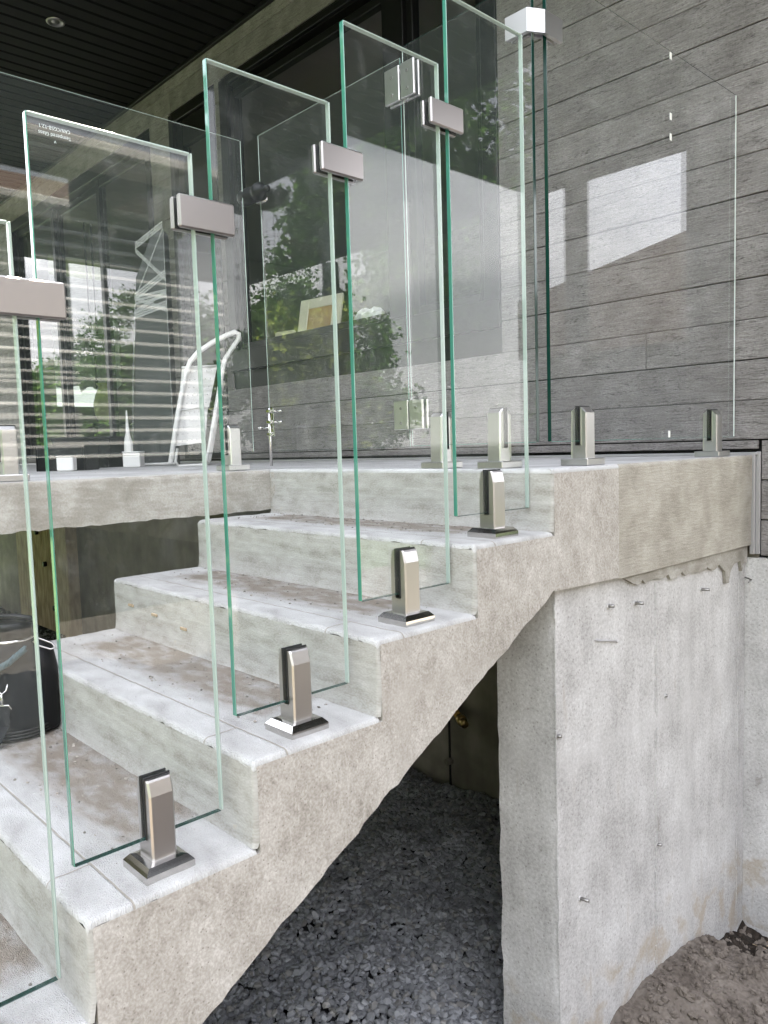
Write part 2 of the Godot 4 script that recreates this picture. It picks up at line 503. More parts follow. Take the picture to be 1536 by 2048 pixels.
func stair_panel(z0: float, z1: float, y0: float, y1: float, label: String) -> Node3D:
	var o := thing("glass_balustrade", label, "glass panel", Vector3(GX, y0, (z0 + z1) / 2), 0, "glass balustrade panels")
	var hz := (z1 - z0) / 2
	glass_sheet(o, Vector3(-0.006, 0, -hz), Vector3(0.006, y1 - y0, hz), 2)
	dust(o, Vector3(-0.006, 0.004, -hz + 0.004), Vector3(0.006, y1 - y0 - 0.004, hz - 0.004), int(z0 * 10))
	return o

# ---------------------------------------------------------------- fittings
func make_spigot(bevel: bool) -> Node3D:
	# local frame: glass stands in the plane x = 0, runs along z, deck at y = 0
	var o := Node3D.new()
	var m := MB.new()
	if bevel:
		var pts := [[0.05, 0.0], [0.05, 0.014], [0.046, 0.019], [0.04, 0.0255], [0.031, 0.027]]
		for i in pts.size() - 1:
			var p: Array = pts[i]
			var q: Array = pts[i + 1]
			for s in 4:
				var bs := Basis(Vector3.UP, s * PI / 2)
				m.quad(bs * Vector3(p[0], p[1], -p[0]), bs * Vector3(p[0], p[1], p[0]), bs * Vector3(q[0], q[1], q[0]), bs * Vector3(q[0], q[1], -q[0]), bs * Vector3(1, 0.6, 0))
		m.quad(Vector3(-0.031, 0.027, -0.031), Vector3(0.031, 0.027, -0.031), Vector3(0.031, 0.027, 0.031), Vector3(-0.031, 0.027, 0.031), Vector3.UP)
	else:
		m.box(Vector3(-0.05, 0, -0.05), Vector3(0.05, 0.022, 0.05), 0.0025)
	part("base_plate", m, M.polished if bevel else M.steel_bright, o)
	var hz := 0.0255
	var b := 0.027 if bevel else 0.022
	# body: a square tube cut by the slot, a jaw on either side of the glass
	m = MB.new()
	var top := 0.182
	var slot := 0.062
	var prof := PackedVector2Array([Vector2(-0.027, b), Vector2(0.027, b), Vector2(0.027, top - 0.03), Vector2(0.0205, top - 0.004), Vector2(0.0185, top), Vector2(0.0095, top), Vector2(0.0095, slot), Vector2(-0.0095, slot), Vector2(-0.0095, top), Vector2(-0.0185, top), Vector2(-0.0205, top - 0.004), Vector2(-0.027, top - 0.03)])
	if not bevel:
		prof = PackedVector2Array([Vector2(-0.028, b), Vector2(0.03, b), Vector2(0.03, top - 0.018), Vector2(0.012, top), Vector2(0.0095, top), Vector2(0.0095, slot), Vector2(-0.0095, slot), Vector2(-0.0095, top), Vector2(-0.011, top), Vector2(-0.026, top - 0.012), Vector2(-0.028, slot)])
	var c := 0.004
	m.prism(prof, func(p, d): return Vector3(p.x, p.y, d), -hz + c, hz - c)
	# softened long edges: a slightly slimmer layer at both ends
	for s in [-1, 1]:
		var inner := PackedVector2Array()
		for p in prof:
			var q := p
			if absf(q.x) > 0.0096: q.x -= signf(q.x) * c * 0.8
			inner.append(q)
		m.prism(inner, func(p, d): return Vector3(p.x, p.y, d), s * (hz - c) * 0.999, s * hz)
		for i in prof.size():
			var i2 := (i + 1) % prof.size()
			var mid := (prof[i] + prof[i2]) / 2
			if absf(mid.x) < 0.0097: continue
			m.quad(Vector3(prof[i].x, prof[i].y, s * (hz - c)), Vector3(prof[i2].x, prof[i2].y, s * (hz - c)), Vector3(inner[i2].x, inner[i2].y, s * hz), Vector3(inner[i].x, inner[i].y, s * hz), Vector3(signf(mid.x), 0, s))
	part("clamp_post", m, M.steel if bevel else M.steel_bright, o)
	for s in [-1, 1]:
		part("gasket", boxm(Vector3(0.0062 if s > 0 else -0.0094, slot + 0.002, -hz - 0.002), Vector3(0.0094 if s > 0 else -0.0062, top + 0.004, hz + 0.002), 0.0006), M.rubber, o)
	return o

var spigots := {}
func spigot(bevel: bool, at: Vector3, turn: float, label: String, group: String):
	if not spigots.has(bevel): spigots[bevel] = make_spigot(bevel)
	var o: Node3D = spigots[bevel].duplicate()
	o.name = numbered("glass_spigot")
	add_child(o, true)
	o.position = at
	o.rotation.y = turn
	tag(o, label, "spigot", group)

func glass_clamp(y: float, z: float, x: float, label: String):
	var o := thing("glass_clamp", label, "glass clamp", Vector3(x, y, z), 0, "flat steel clamps joining neighbouring glass panels")
	for s in [1, -1]:
		var m := boxm(Vector3(0.0075, -0.031, -0.061), Vector3(0.0195, 0.031, 0.061), 0.003)
		var p := part("clamp_plate", m, M.steel_clamp, o)
		if s < 0: p.rotation.y = PI
		part("gasket", boxm(Vector3(0.0062 if s > 0 else -0.0074, -0.029, -0.058), Vector3(0.0074 if s > 0 else -0.0062, 0.029, 0.058)), M.rubber, o)
	part("spacer", boxm(Vector3(-0.006, -0.024, -0.016), Vector3(0.006, 0.024, 0.016)), M.rubber, o)

func screw(parent: Node3D, at: Vector3):
	var m := MB.new()
	var bs := Basis(Vector3.RIGHT, PI / 2)
	m.lathe(PackedVector2Array([Vector2(0.0055, 0), Vector2(0.005, 0.0012), Vector2(0.0028, 0.0012), Vector2(0.0022, 0.0002), Vector2(0.0001, 0.0002)]), 14, at, bs)
	part("screw", m, M.steel_dark, parent)

func gate_hinge(gate: Node3D, y0: float, y1: float):
	var o := group_node("hinge", gate)
	o.position = Vector3(-0.612, (y0 + y1) / 2, -0.06) - gate.position
	var h := (y1 - y0) / 2
	for s in [-1, 1]:
		var x0: float = -0.072 if s < 0 else 0.003
		var x1: float = -0.003 if s < 0 else 0.066
		for f in [1, -1]:
			var z0: float = 0.0065 if f > 0 else -0.0165
			part("hinge_plate", boxm(Vector3(x0, -h, z0), Vector3(x1, h, z0 + 0.01), 0.002), M.steel_bright, o)
			if f > 0:
				for v in [-0.55, 0.45]:
					screw(o, Vector3((x0 + x1) / 2, h * v, 0.0166))
	var m := MB.new(true)
	m.tube(PackedVector3Array([Vector3(0, -h * 0.96, 0), Vector3(0, h * 0.96, 0)]), 0.0042, 10)
	part("hinge_pin", m, M.steel_dark, o)

# ---------------------------------------------------------------- build
func _ready():
	rng.seed = 20240607
	# camera
	var cam := Camera3D.new()
	cam.name = "camera"
	cam.fov = 66.5
	cam.near = 0.02
	cam.far = 400.0
	cam.transform = Transform3D(Basis(Vector3(0.6847, -0.0300, -0.7282), Vector3(-0.0393, 0.9962, -0.0780), Vector3(0.7278, 0.0820, 0.6809)).orthonormalized(), Vector3(1.2894, 0.0748, 1.8634))
	add_child(cam)
	cam.current = true
	# sky with soft broken cloud
	var env := Environment.new()
	env.background_mode = Environment.BG_SKY
	var sm := ProceduralSkyMaterial.new()
	sm.sky_top_color = Color(0.765, 0.787, 0.845)
	sm.sky_horizon_color = Color(0.93, 0.92, 0.90)
	sm.sky_energy_multiplier = 0.85
	sm.sky_curve = 0.18
	sm.ground_bottom_color = Color(0.3, 0.3, 0.28)
	sm.ground_horizon_color = Color(0.55, 0.56, 0.55)
	var cover := Image.create_empty(1024, 512, false, Image.FORMAT_RGBA8)
	var cn := noise(70, 1.6, 6)
	for j in 256:
		var el := (0.5 - (j + 0.5) / 512.0) * PI
		for i in 1024:
			var az := (i + 0.5) / 1024.0 * TAU
			var dir := Vector3(cos(el) * sin(az), sin(el) * 2.0 + 0.4, cos(el) * cos(az))
			var v := smoothstep(-0.05, 0.4, cn.get_noise_3dv(dir * 1.3))
			cover.set_pixel(i, j, Color(0.72, 0.71, 0.69, v * 0.8))
	sm.sky_cover = ImageTexture.create_from_image(cover)
	var sky := Sky.new()
	sky.sky_material = sm
	env.sky = sky
	env.tonemap_mode = Environment.TONE_MAPPER_LINEAR
	env.tonemap_exposure = 8.8
	env.sdfgi_enabled = true
	env.ssao_enabled = true
	env.ssil_enabled = true
	var we := WorldEnvironment.new()
	we.name = "world_environment"
	we.environment = env
	add_child(we)
	# sun high over the house's far end: what the camera sees lies in the shade of the porch roof
	var sun := DirectionalLight3D.new()
	sun.name = "sun"
	sun.light_energy = 1.5
	sun.light_color = Color(1.0, 0.95, 0.87)
	sun.light_angular_distance = 0.5
	sun.shadow_enabled = true
	sun.look_at_from_position(Vector3(-4, 10, -5), Vector3.ZERO, Vector3.UP)
	add_child(sun)

	make_materials()
	build_ground()
	build_stairs()
	build_deck()
	build_pier()
	build_house()
	build_surroundings()
	build_glass()
	build_clutter()

# ---------------------------------------------------------------- ground
func build_ground():
	var g := MB.new()
	g.quad(Vector3(-120, -2.35, -120), Vector3(120, -2.35, -120), Vector3(120, -2.35, 120), Vector3(-120, -2.35, 120), Vector3.UP)
	tag(part("ground", g, M.grass), "", "", "", "structure")
	var yard := MB.new()
	yard.quad(Vector3(-9, -2.3, -9), Vector3(9.9, -2.3, -9), Vector3(9.9, -2.3, 7.2), Vector3(-9, -2.3, 7.2), Vector3.UP)
	tag(part("bare_yard", yard, M.yard), "", "", "", "structure")
	# soil beside the pier, heaped against it and dug away in the corner by the house
	var n1 := noise(50, 0.9, 4)
	var n2 := noise(51, 6.0, 4)
	var hole := Vector2(0.09, -1.25)
	var f := func(x, z):
		var y := -1.9 + 0.05 * n1.get_noise_2d(x, z) + 0.03 * n2.get_noise_2d(x, z)
		y += 0.05 * smoothstep(0.6, 0.0, absf(z + 0.75)) * smoothstep(0.7, 0.0, x) - 0.05 * smoothstep(-1.1, -1.42, z)
		var q := (Vector2(x, z) - hole) / Vector2(0.21, 0.2)
		y -= 0.06 * smoothstep(1.15, 0.75, q.length() + 0.25 * n2.get_noise_2d(x * 0.6, z * 0.6))
		return Vector3(x, y, z)
	var xs := []
	var zs := []
	for i in 71: xs.append(-0.24 + 0.022 * i if i < 60 else 1.08 + 0.5 * (i - 60))
	for i in 91: zs.append(-1.5 + 0.022 * i if i < 70 else 0.04 + 0.3 * (i - 70))
	var m := MB.new(true)
	m.grid(xs, zs, f, func(x, z): return Vector2(x, z), Vector3.UP)
	tag(part("soil", m, M.soil), "", "", "", "structure")
	# clods
	var clod := MB.new()
	lump(clod, 1.0, 77, 5, 6, 0.4)
	scatter("soil_clods", clod.done(), M.soil, 3600, func(k):
		var x := rng.randf_range(-0.02, 0.9)
		var z := rng.randf_range(-1.4, 0.1)
		var s := 0.003 + 0.016 * pow(rng.randf(), 5.0)
		var p: Vector3 = f.call(x, z)
		return Transform3D(Basis.from_euler(Vector3(rng.randf() * TAU, rng.randf() * TAU, 0)).scaled(Vector3.ONE * s), p + Vector3(0, s * 0.3, 0)), null)
	# dark loose earth in the dug corner, with a few straws
	var dm := MB.new(true)
	var dx := []
	var dz := []
	for i in 25: dx.append(-0.03 + 0.018 * i)
	for i in 25: dz.append(-1.42 + 0.018 * i)
	dm.grid(dx, dz, func(x, z):
		var q := (Vector2(x, z) - hole) / Vector2(0.21, 0.2)
		return Vector3(x, f.call(x, z).y + 0.008 - 0.03 * smoothstep(0.9, 1.08, q.length() + 0.2 * n2.get_noise_2d(x * 2, z * 2)) + 0.016 * n2.get_noise_2d(x * 3, z * 3), z), func(x, z): return Vector2(x, z), Vector3.UP)
	tag(part("dark_earth", dm, M.soil_dark), "", "", "", "structure")
	for k in 6:
		var a := Vector3(0.05 + rng.randf() * 0.15, 0, -1.38 + rng.randf() * 0.14)
		a.y = f.call(a.x, a.z).y + 0.02
		var s := MB.new()
		s.tube(PackedVector3Array([a, a + Vector3(rng.randf_range(-0.06, 0.06), 0.01, rng.randf_range(-0.06, 0.06))]), 0.0012, 4)
		var so := part("straw", s, M.wood)
		tag(so, "thin dry straw lying on the dark earth in the dug corner, " + ["nearest the pier", "crossing the others", "in the middle", "nearest the house wall", "shortest of them", "farthest right"][k], "straw", "straws on the dark earth")
	# gravel under the stairs
	var gb := MB.new(true)
	var gx := []
	var gz := []
	for i in 60: gx.append(-10.0 + i * 0.17 if i < 40 else -3.2 + (i - 40) * 0.165)
	for i in 34: gz.append(-1.5 + i * 0.12)
	gb.grid(gx, gz, func(x, z): return Vector3(x, gravel_y(x, z) - 0.022, z), func(x, z): return Vector2(x, z), Vector3.UP)
	tag(part("gravel_bed", gb, M.gravel_bed), "", "", "", "structure")
	for v in 4:
		var st := MB.new()
		lump(st, 1.0, 90 + v, 4, 6, 0.34)
		scatter("gravel", st.done(), M.gravel, 9600, func(k):
			var near: bool = k < 9000
			var z := rng.randf_range(-1.41, 1.15) if near else rng.randf_range(-1.41, -0.6)
			var x := rng.randf_range(-2.3, -0.25 if z < -0.04 else -0.02) if near else rng.randf_range(-9.8, -2.3)
			var s := 0.009 + 0.011 * pow(rng.randf(), 1.5)
			var b := Basis.from_euler(Vector3(rng.randf_range(-0.7, 0.7), rng.randf() * TAU, rng.randf_range(-0.7, 0.7))).scaled(Vector3.ONE * s)
			return Transform3D(b * Basis.from_scale(Vector3(1.15, 0.62, 0.85)), Vector3(x, gravel_y(x, z) - 0.014 + rng.randf() * 0.02, z)), func(k):
			var t := 0.14 + 0.16 * rng.randf() + 0.12 * pow(rng.randf(), 3.0)
			return Color(t, t * 0.97, t * 0.93) if rng.randf() < 0.12 else Color(t * 0.97, t * 0.985, t * 1.03))

var gn := FastNoiseLite.new()
func gravel_y(x: float, z: float) -> float:
	gn.frequency = 0.8
	return -1.9 + 0.05 * gn.get_noise_2d(x, z) + 0.035 * gn.get_noise_2d(x * 3.1 + 9, z * 3.1)

func lump(m: MB, r: float, s: int, rings: int, segs: int, rough: float):
	var g := RandomNumberGenerator.new()
	g.seed = s
	var rows := []
	for i in rings + 1:
		var row := []
		var th := PI * i / rings
		for k in segs:
			var ph := TAU * (k + (0.5 if i % 2 else 0.0)) / segs
			var rr := r * (1.0 - rough / 2 + rough * g.randf())
			row.append(Vector3(sin(th) * cos(ph), cos(th), sin(th) * sin(ph)) * (r * 0.8 if i == 0 or i == rings else rr))
		rows.append(row)
	for i in rings:
		for k in segs:
			var k2 := (k + 1) % segs
			var a: Vector3 = rows[i][k]
			var b: Vector3 = rows[i][k2]
			var c: Vector3 = rows[i + 1][k2]
			var d: Vector3 = rows[i + 1][k]
			m.tri(a, b, c, a + b + c)
			m.tri(a, c, d, a + c + d)

func scatter(called: String, mesh: Mesh, mat: Material, count: int, where: Callable, colour, parent: Node = self) -> MultiMeshInstance3D:
	var mm := MultiMesh.new()
	mm.transform_format = MultiMesh.TRANSFORM_3D
	mm.use_colors = (colour != null)
	mm.mesh = mesh
	mm.instance_count = count
	for k in count:
		mm.set_instance_transform(k, where.call(k))
		if (colour != null): mm.set_instance_color(k, colour.call(k))
	var o := MultiMeshInstance3D.new()
	o.name = numbered(called) if parent == self else called
	o.multimesh = mm
	o.material_override = mat
	parent.add_child(o, true)
	tag(o, "", "", "", "stuff")
	return o

# ---------------------------------------------------------------- stairs
var en := FastNoiseLite.new()
func edge_drop(d: float, r: float) -> float:
	if d >= r: return 0.0
	return r - sqrt(maxf(0.0, r * r - (r - d) * (r - d)))

func steps_list(a: float, b: float, n: int, ends: Array) -> Array:
	# even steps, with finer ones at the ends where the edge is rounded
	var out := []
	for e in ends[0]: out.append(a + e)
	for i in range(1, n): out.append(lerpf(a, b, float(i) / n))
	var rev: Array = ends[1].duplicate()
	rev.reverse()
	for e in rev: out.append(b - e)
	return out

func build_stairs():
	var o := thing("concrete_staircase", "grey cast concrete staircase climbing to the deck, muddy on its treads", "staircase")
	en.frequency = 7.0
	en.fractal_octaves = 3
	var fine := [0.0, 0.0015, 0.004, 0.008, 0.013]
	for k in range(0, 10):
		# riser k below level -k*R at z = k*T, and the tread at its foot: level -(k+1)*R, z from k*T to (k+1)*T
		var yt := -(k + 1) * R
		var z0 := k * T
		var z1 := (k + 1) * T
		var sd := k * 37.0
		var cell := k
		var xs := steps_list(-W, 0.0, 70, [[0.0, 0.006, 0.012], fine])
		var zs := steps_list(z0, z1, 14, [[0.0], fine])
		var m := MB.new(true)
		m.grid(xs, zs, func(x, z):
			var r1: float = 0.013 + 0.007 * en.get_noise_2d(z * 9.0, sd)
			var r2: float = 0.013 + 0.007 * en.get_noise_2d(x * 4.0, sd + 20)
			var y: float = yt - edge_drop(-x, r1) - edge_drop(z1 - z, r2) + 0.0022 * en.get_noise_2d(x * 2 + sd, z * 2) - 0.004 * smoothstep(0.1, 0.0, z1 - z) * absf(en.get_noise_2d(x * 1.3, sd))
			return Vector3(x, maxf(y, yt - 0.02), z),
			func(x, z): return Vector2((x + W) / W + 0.31 * 0.0 * cell, (z - z0) / T), Vector3.UP)
		part("tread", m, M.tread, o)
		var ys := steps_list(yt, yt + R, 7, [[0.0], [0.0]])
		var mr := MB.new(true)
		var top_r := 0.013
		mr.grid(xs, [yt, yt + 0.01, yt + 0.05, yt + 0.1, yt + 0.14, yt + R - 0.018, yt + R - 0.0125 if k else yt + R - 0.012], func(x, y):
			var r1: float = 0.009 + 0.005 * en.get_noise_2d(y * 9.0, sd + 60)
			return Vector3(x, y, z0 - edge_drop(-x, r1) + 0.0018 * en.get_noise_2d(x * 2, y * 3 + sd) + 0.006 * smoothstep(yt + 0.02, yt, y)),
			func(x, y): return Vector2((x + W) * 0.72 + 0.37 * cell, (yt + R - y) / R * 0.98 + 0.21 * 0.0), Vector3.BACK)
		part("riser", mr, M.riser, o)
	# side face: a saw-tooth outline with a ragged lower edge; the same outline closes the far side
	for side in [0, 1]:
		var pts := PackedVector2Array()
		var zj := -0.36 if side == 0 else 0.0
		pts.append(Vector2(zj, -0.012))
		for k in range(0, 10):
			var z := k * T
			pts.append(Vector2(z - 0.009, -k * R - 0.0125))
			pts.append(Vector2(z - 0.009, -(k + 1) * R - 0.011))
		pts.append(Vector2(10 * T - 0.009, -10 * R - 0.012))
		pts.append(Vector2(10 * T - 0.009, -2.2))
		var end := Vector2(0.0, -0.35)
		var start := Vector2(3.2, -2.16)
		var nseg := 150
		for i in nseg + 1:
			var p := start.lerp(end, float(i) / nseg)
			var nrm := Vector2(0.565, 1.0).normalized()
			var j: float = 0.006 * en.get_noise_2d(i * 0.06, 3 + side) + 0.006 * en.get_noise_2d(i * 0.3, 9) + rng.randf_range(-0.0025, 0.0025)
			pts.append(p + nrm * j)
		pts.append(Vector2(-0.02, -0.352))
		pts.append(Vector2(zj, -0.36))
		var m := MB.new()
		if side == 0: m.prism(pts, func(p, d): return Vector3(d, p.y, p.x), -0.03, 0.0)
		else: m.prism(pts, func(p, d): return Vector3(d, p.y, p.x), -W + 0.03, -W)
		part("side_face", m, M.stringer, o)
	# underside
	var u := MB.new()
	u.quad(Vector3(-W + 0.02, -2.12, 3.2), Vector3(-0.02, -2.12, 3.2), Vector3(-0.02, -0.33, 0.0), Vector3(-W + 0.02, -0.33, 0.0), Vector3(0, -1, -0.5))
	part("underside", u, M.shaded_concrete, o)
	var crumb := MB.new()
	lump(crumb, 1.0, 55, 4, 5, 0.4)
	scatter("mortar_crumbs", crumb.done(), M.crumb, 1100, func(k):
		var st := rng.randi() % 6
		var v := pow(rng.randf(), 1.6)
		var sz := 0.0012 + 0.003 * pow(rng.randf(), 3.0)
		return Transform3D(Basis.from_euler(Vector3(rng.randf() * 6, rng.randf() * 6, 0)).scaled(Vector3(sz * 1.3, sz * 0.7, sz)), Vector3(-W + 0.05 + rng.randf() * (W - 0.2), -(st + 1) * R + sz * 0.4, st * T + 0.012 + v * 0.22)), func(k):
		var t := 0.12 + 0.25 * rng.randf()
		return Color(t, t * 0.9, t * 0.78), o)
	# small spalls where form ties and wood bits were left in the risers
	for p in [Vector3(-1.25, -0.44, 0.694), Vector3(-1.08, -0.45, 0.694), Vector3(-0.89, -0.468, 0.694)]:
		var c := MB.new()
		c.box(p + Vector3(-0.018, -0.004, -0.004), p + Vector3(0.018, 0.005, 0.0015), 0.0012)
		part("wood_chip", c, M.wood, o)

# ---------------------------------------------------------------- deck
func build_deck():
	var o := thing("concrete_deck", "grey concrete porch deck with board marked edge against the house wall", "deck")
	var m := MB.new()
	# top: main strip by the wall and the arm to the left of the stairs
	m.box(Vector3(-11, -0.012, -D), Vector3(-0.006, 0.0, -0.006), 0.0)
	part("deck_surface", m, M.deck, o)
	m = MB.new()
	m.box(Vector3(-11, -0.0125, -0.003), Vector3(-W - 0.006, -0.0005, 2.6), 0.0)
	part("deck_surface", m, M.deck, o)
	# right fascia, board formed, with rounded worn top edge
	var f := MB.new(true)
	var zs := []
	for i in 61: zs.append(-1.395 + (1.395 - 0.36) * i / 60.0)
	en.frequency = 7.0
	f.grid(zs, [-0.366, -0.3, -0.2, -0.19, -0.1, -0.02, -0.012, -0.007, -0.003, 0.0, 0.0012], func(z, y):
		var d := edge_drop(0.0012 - y, 0.011 + 0.006 * en.get_noise_2d(z * 6, 5))
		return Vector3(-d - (0.002 if y < -0.19 else 0.0) + 0.0015 * en.get_noise_2d(z * 3, y * 3), y, z), func(z, y): return Vector2(z, y), Vector3.RIGHT)
	part("board_marked_face", f, M.fascia, o)
	# near stretch of the same top edge, above the stair's side
	var e := MB.new(true)
	var zs2 := []
	for i in 25: zs2.append(-0.36 + 0.36 * i / 24.0)
	e.grid(zs2, [-0.013, -0.008, -0.004, 0.0, 0.0012], func(z, y):
		return Vector3(-edge_drop(0.0012 - y, 0.012 + 0.005 * en.get_noise_2d(z * 6, 15)), y, z), func(z, y): return Vector2(z, y), Vector3.RIGHT)
	part("worn_edge", e, M.deck, o)
	var e2 := MB.new(true)
	var xs := []
	for i in 50: xs.append(-W + W * i / 49.0)
	e2.grid(xs, [-0.013, -0.008, -0.004, 0.0, 0.0012], func(x, y):
		return Vector3(x, y, -edge_drop(0.0012 - y, 0.012 + 0.005 * en.get_noise_2d(x * 6, 25))), func(x, y): return Vector2(x, y), Vector3.BACK)
	part("worn_edge", e2, M.deck, o)
	# body under the main strip
	part("slab_body", boxm(Vector3(-11, -0.35, -D), Vector3(-0.03, -0.014, -0.02)), M.shaded_concrete, o)
	# left arm edge
	var a := MB.new(true)
	var za := []
	for i in 90: za.append(0.0 + 2.6 * i / 89.0)
	a.grid(za, [-0.165, -0.158, -0.15, -0.08, -0.02, -0.012, -0.006, -0.002, 0.0], func(z, y):
		var d := edge_drop(-y, 0.014 + 0.006 * en.get_noise_2d(z * 5, 35))
		return Vector3(-W - d + 0.002 * en.get_noise_2d(z * 2, y * 3), y + (0.006 * en.get_noise_2d(z * 5, 44) if y < -0.15 else 0.0), z), func(z, y): return Vector2(z, y), Vector3.RIGHT)
	part("arm_edge", a, M.deck_edge, o)
	part("arm_body", boxm(Vector3(-11, -0.16, 0.0), Vector3(-W - 0.02, -0.0135, 2.6)), M.shaded_concrete, o)

# ---------------------------------------------------------------- pier under the deck
func build_pier():
	var o := thing("concrete_pier", "pale concrete foundation wall under the deck with form seams and ties", "wall")
	var m := MB.new(true)
	var zs := []
	for i in 57: zs.append(-1.405 + 1.355 * i / 56.0)
	var ys := []
	for i in 41: ys.append(-2.3 + 1.97 * i / 40.0)
	en.frequency = 7.0
	m.grid(zs, ys, func(z, y): return Vector3(-0.03 + 0.002 * en.get_noise_2d(z * 1.5, y * 1.5) + 0.0012 * en.get_noise_2d(z * 6, y * 2), y, z), func(z, y): return Vector2(z, y), Vector3.RIGHT)
	part("wall_face", m, M.pier, o)
	# end face, its far edge broken
	var e := MB.new(true)
	e.grid([-0.25, -0.245, -0.2, -0.15, -0.1, -0.06, -0.036, -0.0305], ys, func(x, y):
		var q: float = x
		if x < -0.249: q += 0.005 * en.get_noise_2d(y * 5, 71) + 0.007 * en.get_noise_2d(y * 25, 72)
		return Vector3(q, y, -0.05 - edge_drop(-0.03 - x, 0.006 + 0.005 * en.get_noise_2d(y * 8, 73)) + 0.002 * en.get_noise_2d(x * 5, y * 2)), func(x, y): return Vector2(x + 3.0, y), Vector3.BACK)
	part("wall_end", e, M.pier, o)
	part("wall_core", boxm(Vector3(-0.238, -2.3, -1.41), Vector3(-0.036, -0.34, -0.062)), M.shaded_concrete, o)
	# fins of grout that leaked between the form panels
	for s in [[-0.045, 0.004, -1.62, -0.4], [-0.648, 0.0045, -2.2, -0.42], [-0.66, 0.003, -1.9, -0.46], [-1.34, 0.004, -2.1, -0.5]]:
		var f := MB.new()
		var y: float = s[2]
		while y < s[3]:
			var y2 := minf(y + rng.randf_range(0.01, 0.04), s[3])
			var wv: float = s[1] * rng.randf_range(0.5, 1.5)
			var dz := rng.randf_range(-0.0008, 0.0008)
			if rng.randf() > 0.12: f.box(Vector3(-0.032, y, s[0] - wv / 2 + dz), Vector3(-0.03 + wv * 0.8, y2, s[0] + wv / 2 + dz), 0.0008)
			y = y2
		part("grout_fin", f, M.pier, o)
	# grout skirt hanging ragged from the deck's edge
	var pts := PackedVector2Array([Vector2(-1.395, -0.372)])
	var zz := -1.395
	var low := [Vector2(-1.395, -0.44), Vector2(-1.36, -0.44), Vector2(-1.345, -0.47), Vector2(-1.33, -0.425), Vector2(-1.27, -0.43), Vector2(-1.235, -0.455), Vector2(-1.22, -0.5), Vector2(-1.195, -0.5), Vector2(-1.185, -0.45), Vector2(-1.13, -0.415), Vector2(-1.1, -0.43)]
	for p in low: pts.append(p)
	zz = -1.08
	while zz < -0.44:
		pts.append(Vector2(zz, -0.425 + 0.05 * (zz + 1.08) + rng.randf_range(-0.012, 0.012)))
		zz += rng.randf_range(0.012, 0.045)
	pts.append(Vector2(-0.42, -0.372))
	var g := MB.new()
	g.prism(pts, func(p, d): return Vector3(d, p.y, p.x), -0.034, -0.017)
	part("grout_skirt", g, M.deck_edge, o)
	# form ties and wires left in the face
	for t in [[-0.342, -0.453, 0.02], [-0.511, -0.47, 0.03], [-1.002, -0.496, 0.032], [-0.165, -1.357, 0.03], [-0.72, -0.84, 0.008], [-0.05, -0.80, 0.015], [-0.66, -1.37, 0.016]]:
		var r := MB.new(true)
		r.tube(PackedVector3Array([Vector3(-0.034, t[1], t[0]), Vector3(-0.03 + t[2], t[1] + 0.002, t[0] - 0.004)]), 0.0055, 8)
		part("form_tie", r, M.steel_dark, o)
		var c := MB.new(true)
		c.tube(PackedVector3Array([Vector3(-0.032, t[1], t[0]), Vector3(-0.027, t[1], t[0])]), 0.009, 10)
		part("tie_cone", c, M.pier, o)
	var wr := MB.new(true)
	wr.tube(PackedVector3Array([Vector3(-0.032, -0.548, -0.262), Vector3(-0.022, -0.55, -0.27), Vector3(-0.021, -0.572, -0.375), Vector3(-0.026, -0.58, -0.39)]), 0.0028, 6)
	part("tie_wire", wr, M.trim, o)
	var wr2 := MB.new(true)
	wr2.tube(PackedVector3Array([Vector3(-0.02, -0.5, -1.38), Vector3(0.01, -0.506, -1.372), Vector3(0.01, -0.512, -1.34)]), 0.003, 6)
	part("tie_wire", wr2, M.steel_dark, o)

